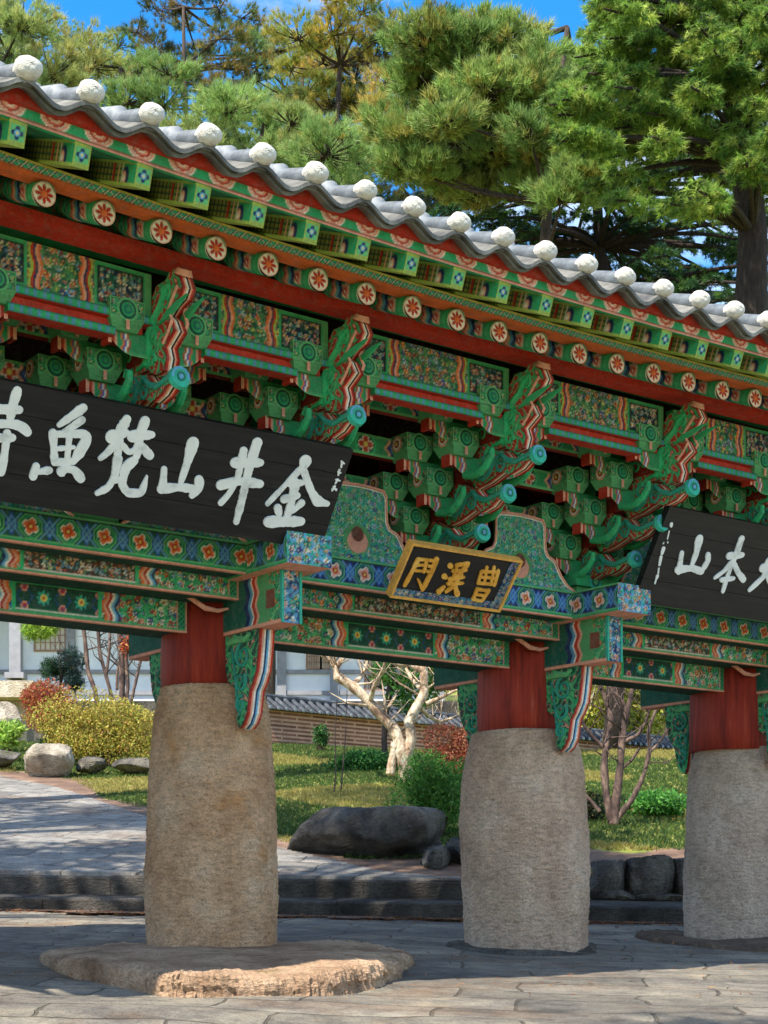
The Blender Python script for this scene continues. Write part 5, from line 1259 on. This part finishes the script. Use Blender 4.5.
# stone platform and post at the far left
b = MB(); b.box(-1.2, 1.2, -.5, .5, 0, .34); p = at(-25, 697, 34); o = b.build('stone_platform', mat_granite('pale_granite', lin('c9bba2'), lin('a3957f'), lin('e0d6c4')), None, (p.x, 34.5, p.z)); tag(o, 'pale cut granite slab at the far left below the grey post', 'platform')
b = MB(); b.box(-1.2, 1.1, -.35, .35, -1.3, 0); p = at(-25, 698, 34.6); o = b.build('retaining_stones', PROCK, None, (p.x, 34.9, p.z)); tag(o, 'rough pale stone base below the cut granite slab', 'stone base')
b = MB(); b.box(-.12, .12, -.12, .12, 0, 4); b.box(-.2, .2, -.2, .2, 0, .12); p = at(16, 679, 35); o = b.build('wooden_post', GREYW, None, (p.x, 35, p.z)); tag(o, 'grey wooden post standing on the pale granite slab at the far left', 'post')
rpx(-20, 24, 704, 740, 31.5, .4, 'pale rough rock under the granite platform at the far left', PROCK, 44)
# tile-capped brick wall
BRICK = None
def brickmat():
    m, nt, b = newmat('stacked_tile_and_clay_wall'); co = objco(nt); br = nt.nodes.new('ShaderNodeTexBrick')
    mp = nt.nodes.new('ShaderNodeMapping'); mp.inputs['Rotation'].default_value = (R(90), 0, 0); nt.links.new(co, mp.inputs[0])
    nt.links.new(mp.outputs[0], br.inputs['Vector']); br.inputs['Scale'].default_value = 1; br.inputs['Brick Width'].default_value = .8; br.inputs['Row Height'].default_value = .085
    br.inputs['Mortar Size'].default_value = .022; br.inputs['Color1'].default_value = (*lin('6a4438'), 1); br.inputs['Color2'].default_value = (*lin('8a5f4e'), 1); br.inputs['Mortar'].default_value = (*lin('b89480'), 1)
    c = mix(nt, 1, br.outputs['Color'], ramp(nt, noise(nt, co, 5, 6, .7), [(.3, (.65, .63, .6)), (.6, (1, 1, 1))]), 'MULTIPLY')
    nt.links.new(c, b.inputs['Base Color']); b.inputs['Roughness'].default_value = .9; bump(nt, b, br.outputs['Fac'], -.6, .02); return m
BRICK = brickmat()
wa = at(262, 0, 34); wb = at(720, 0, 44.5); dx, dy = wb.x-wa.x, wb.y-wa.y; WL = math.hypot(dx, dy); wrot = math.atan2(dy, dx)
root = empty('garden_wall', (wa.x, wa.y, 3.05), wrot, 'low clay and tile garden wall capped with dark roof tiles', 'wall')
b = MB(); b.box(0, WL, -.16, .16, .18, .86); b.build('wall_body', BRICK, root)
b = MB(); b.box(-.03, WL, -.2, .2, -.3, .18); b.build('stone_footing', STEP, root)
b = MB(); V = [(-.15, -.38, .86), (WL, -.38, .86), (WL, 0, 1.10), (-.15, 0, 1.10), (WL, .38, .86), (-.15, .38, .86)]; b.add(V, [(0, 1, 2, 3), (3, 2, 4, 5), (0, 5, 4, 1), (0, 3, 5)], GRN)
k = 0
while k*.22 < WL:
    x = -.10+k*.22; b.tube([(x, -.39, .885), (x, -.02, 1.12)], .052, 8); k += 1
b.tube([(-.2, 0, 1.15), (WL, 0, 1.15)], .07, 8); b.build('tile_cap', TILED, root)
b = MB(); k = 0
while k*.22 < WL: b.lathe([(.02, 0), (.045, 0), (.045, .02), (.02, .025)], 8); b.v[-1] = np.stack([b.v[-1][:, 0]-.10+k*.22, -.392-b.v[-1][:, 2], b.v[-1][:, 1]+.885], 1); k += 1
b.build('round_tile_ends', TILEL, root)

# ---- trees outside the frame whose shade falls into it
SUN_EL, SUN_OFF = 54, 16
ud = -np.array([CT, ST]); nd = np.array([ST, -CT])          # along the gate to the left / out of the front
sd = ud*math.cos(R(SUN_OFF))+nd*math.sin(R(SUN_OFF)); te = math.tan(R(SUN_EL))
def shade_tree(target, h, r, n, label, seed, name='shade_tree'):
    """a broadleaf tree standing so that its crown shades the ground at target"""
    tx, ty = target[0]+sd[0]*h/te, target[1]+sd[1]*h/te; gz = float(groundz(tx, ty)) if ty < 16 else float(upz(tx, ty))
    root = empty(name, (tx, ty, gz), 0, label, 'tree'); b = MB(); b.tube([(0, 0, -.3), (.1, .1, h*.4), (0, 0, h)], [.3, .2, .05], 10)
    ce = inball(16, .2)*np.array([r, r, r*.6])*.8+np.array([0, 0, h-gz*0])
    for c in ce: b.tube([(0, 0, h*.5), (c[0]*.5, c[1]*.5, h*.75), c], [.09, .06, .02], 6)
    b.build('trunk', BARK, root, smooth=True)
    k = RNG.integers(0, 16, n); p = ce[k]+inball(n, .2)*r*.36
    P, C = leaves(p, .22, .13, pick([lin('5f8040'), lin('7f9a4a')], (1, 1), n)); mesh_tris('crown', P, C, root, nv=4)
shade_tree((-3.4, 17.0), 11, 3.0, 4200, 'leafy tree beyond the left edge whose crown shades the steps', 1)
shade_tree((1.5, 18.5), 17, 3.2, 8000, 'tall leafy tree beyond the left edge shading the middle of the garden', 2)
shade_tree((3.3, 7.2), 15, 2.8, 5200, 'tall leafy tree left of the viewer shading the near paving', 3)
shade_tree((-2.4, 23.0), 15, 3.0, 4500, 'sparse leafy tree beyond the left edge dappling the paved path', 4)
shade_tree((2.0, 24.5), 19, 3.0, 6500, 'tallest leafy tree beyond the left edge shading the lawn', 5)
shade_tree((1.6, 31.5), 17, 2.8, 5500, 'leafy tree beyond the left edge shading the foot of the garden wall', 6)

# ================================================================== SKY, SUN, CAMERA
w = bpy.data.worlds.new('World'); scene.world = w; w.use_nodes = True; nt = w.node_tree; nt.nodes.clear()
out = nt.nodes.new('ShaderNodeOutputWorld'); bg = nt.nodes.new('ShaderNodeBackground'); sky = nt.nodes.new('ShaderNodeTexSky')
sky.sky_type = 'NISHITA'; sky.sun_disc = False; sky.sun_elevation = R(SUN_EL)
sv = Vector((sd[0]*math.cos(R(SUN_EL)), sd[1]*math.cos(R(SUN_EL)), math.sin(R(SUN_EL))))
sky.sun_rotation = math.atan2(sv.x, sv.y); sky.air_density = 1.0; sky.dust_density = .4; sky.ozone_density = 2.5
tc = nt.nodes.new('ShaderNodeTexCoord'); mp = nt.nodes.new('ShaderNodeMapping'); mp.inputs['Scale'].default_value = (1, 1, 2.2); mp.inputs['Location'].default_value = (.35, 0, .4)
nt.links.new(tc.outputs['Generated'], mp.inputs[0])
cl = ramp(nt, noise(nt, mp.outputs[0], 4.2, 8, .6), [(.44, (0, 0, 0)), (.66, (1, 1, 1))])
hs = nt.nodes.new('ShaderNodeHueSaturation'); hs.inputs['Saturation'].default_value = 1.42; nt.links.new(sky.outputs[0], hs.inputs['Color'])
c = mix(nt, cl, hs.outputs[0], (4.6, 4.8, 5.0)); nt.links.new(c, bg.inputs[0]); bg.inputs[1].default_value = .15; nt.links.new(bg.outputs[0], out.inputs[0])
sl = bpy.data.lights.new('Sun', 'SUN'); sl.energy = 4.0; sl.angle = R(.53); sl.color = (1, .93, .82)
so = bpy.data.objects.new('Sun', sl); COL.objects.link(so); so.rotation_euler = (-sv).to_track_quat('-Z', 'Y').to_euler(); so.location = (0, 0, 40)
cam = bpy.data.cameras.new('Camera'); co_ = bpy.data.objects.new('Camera', cam); COL.objects.link(co_); scene.camera = co_
co_.location = (0, 0, 0); co_.rotation_euler = (R(90), 0, 0)
cam.sensor_fit = 'VERTICAL'; cam.sensor_height = 36; cam.sensor_width = 27; cam.lens = F/1024*36
cam.shift_y = (HY-512)/1024; cam.shift_x = 0; cam.clip_end = 2000; cam.clip_start = .1
scene.view_settings.view_transform = 'Standard'; scene.view_settings.look = 'None'; scene.view_settings.exposure = 1.2; scene.view_settings.gamma = 1
scene.cycles.max_bounces = 6; scene.cycles.diffuse_bounces = 4; scene.cycles.transparent_max_bounces = 4
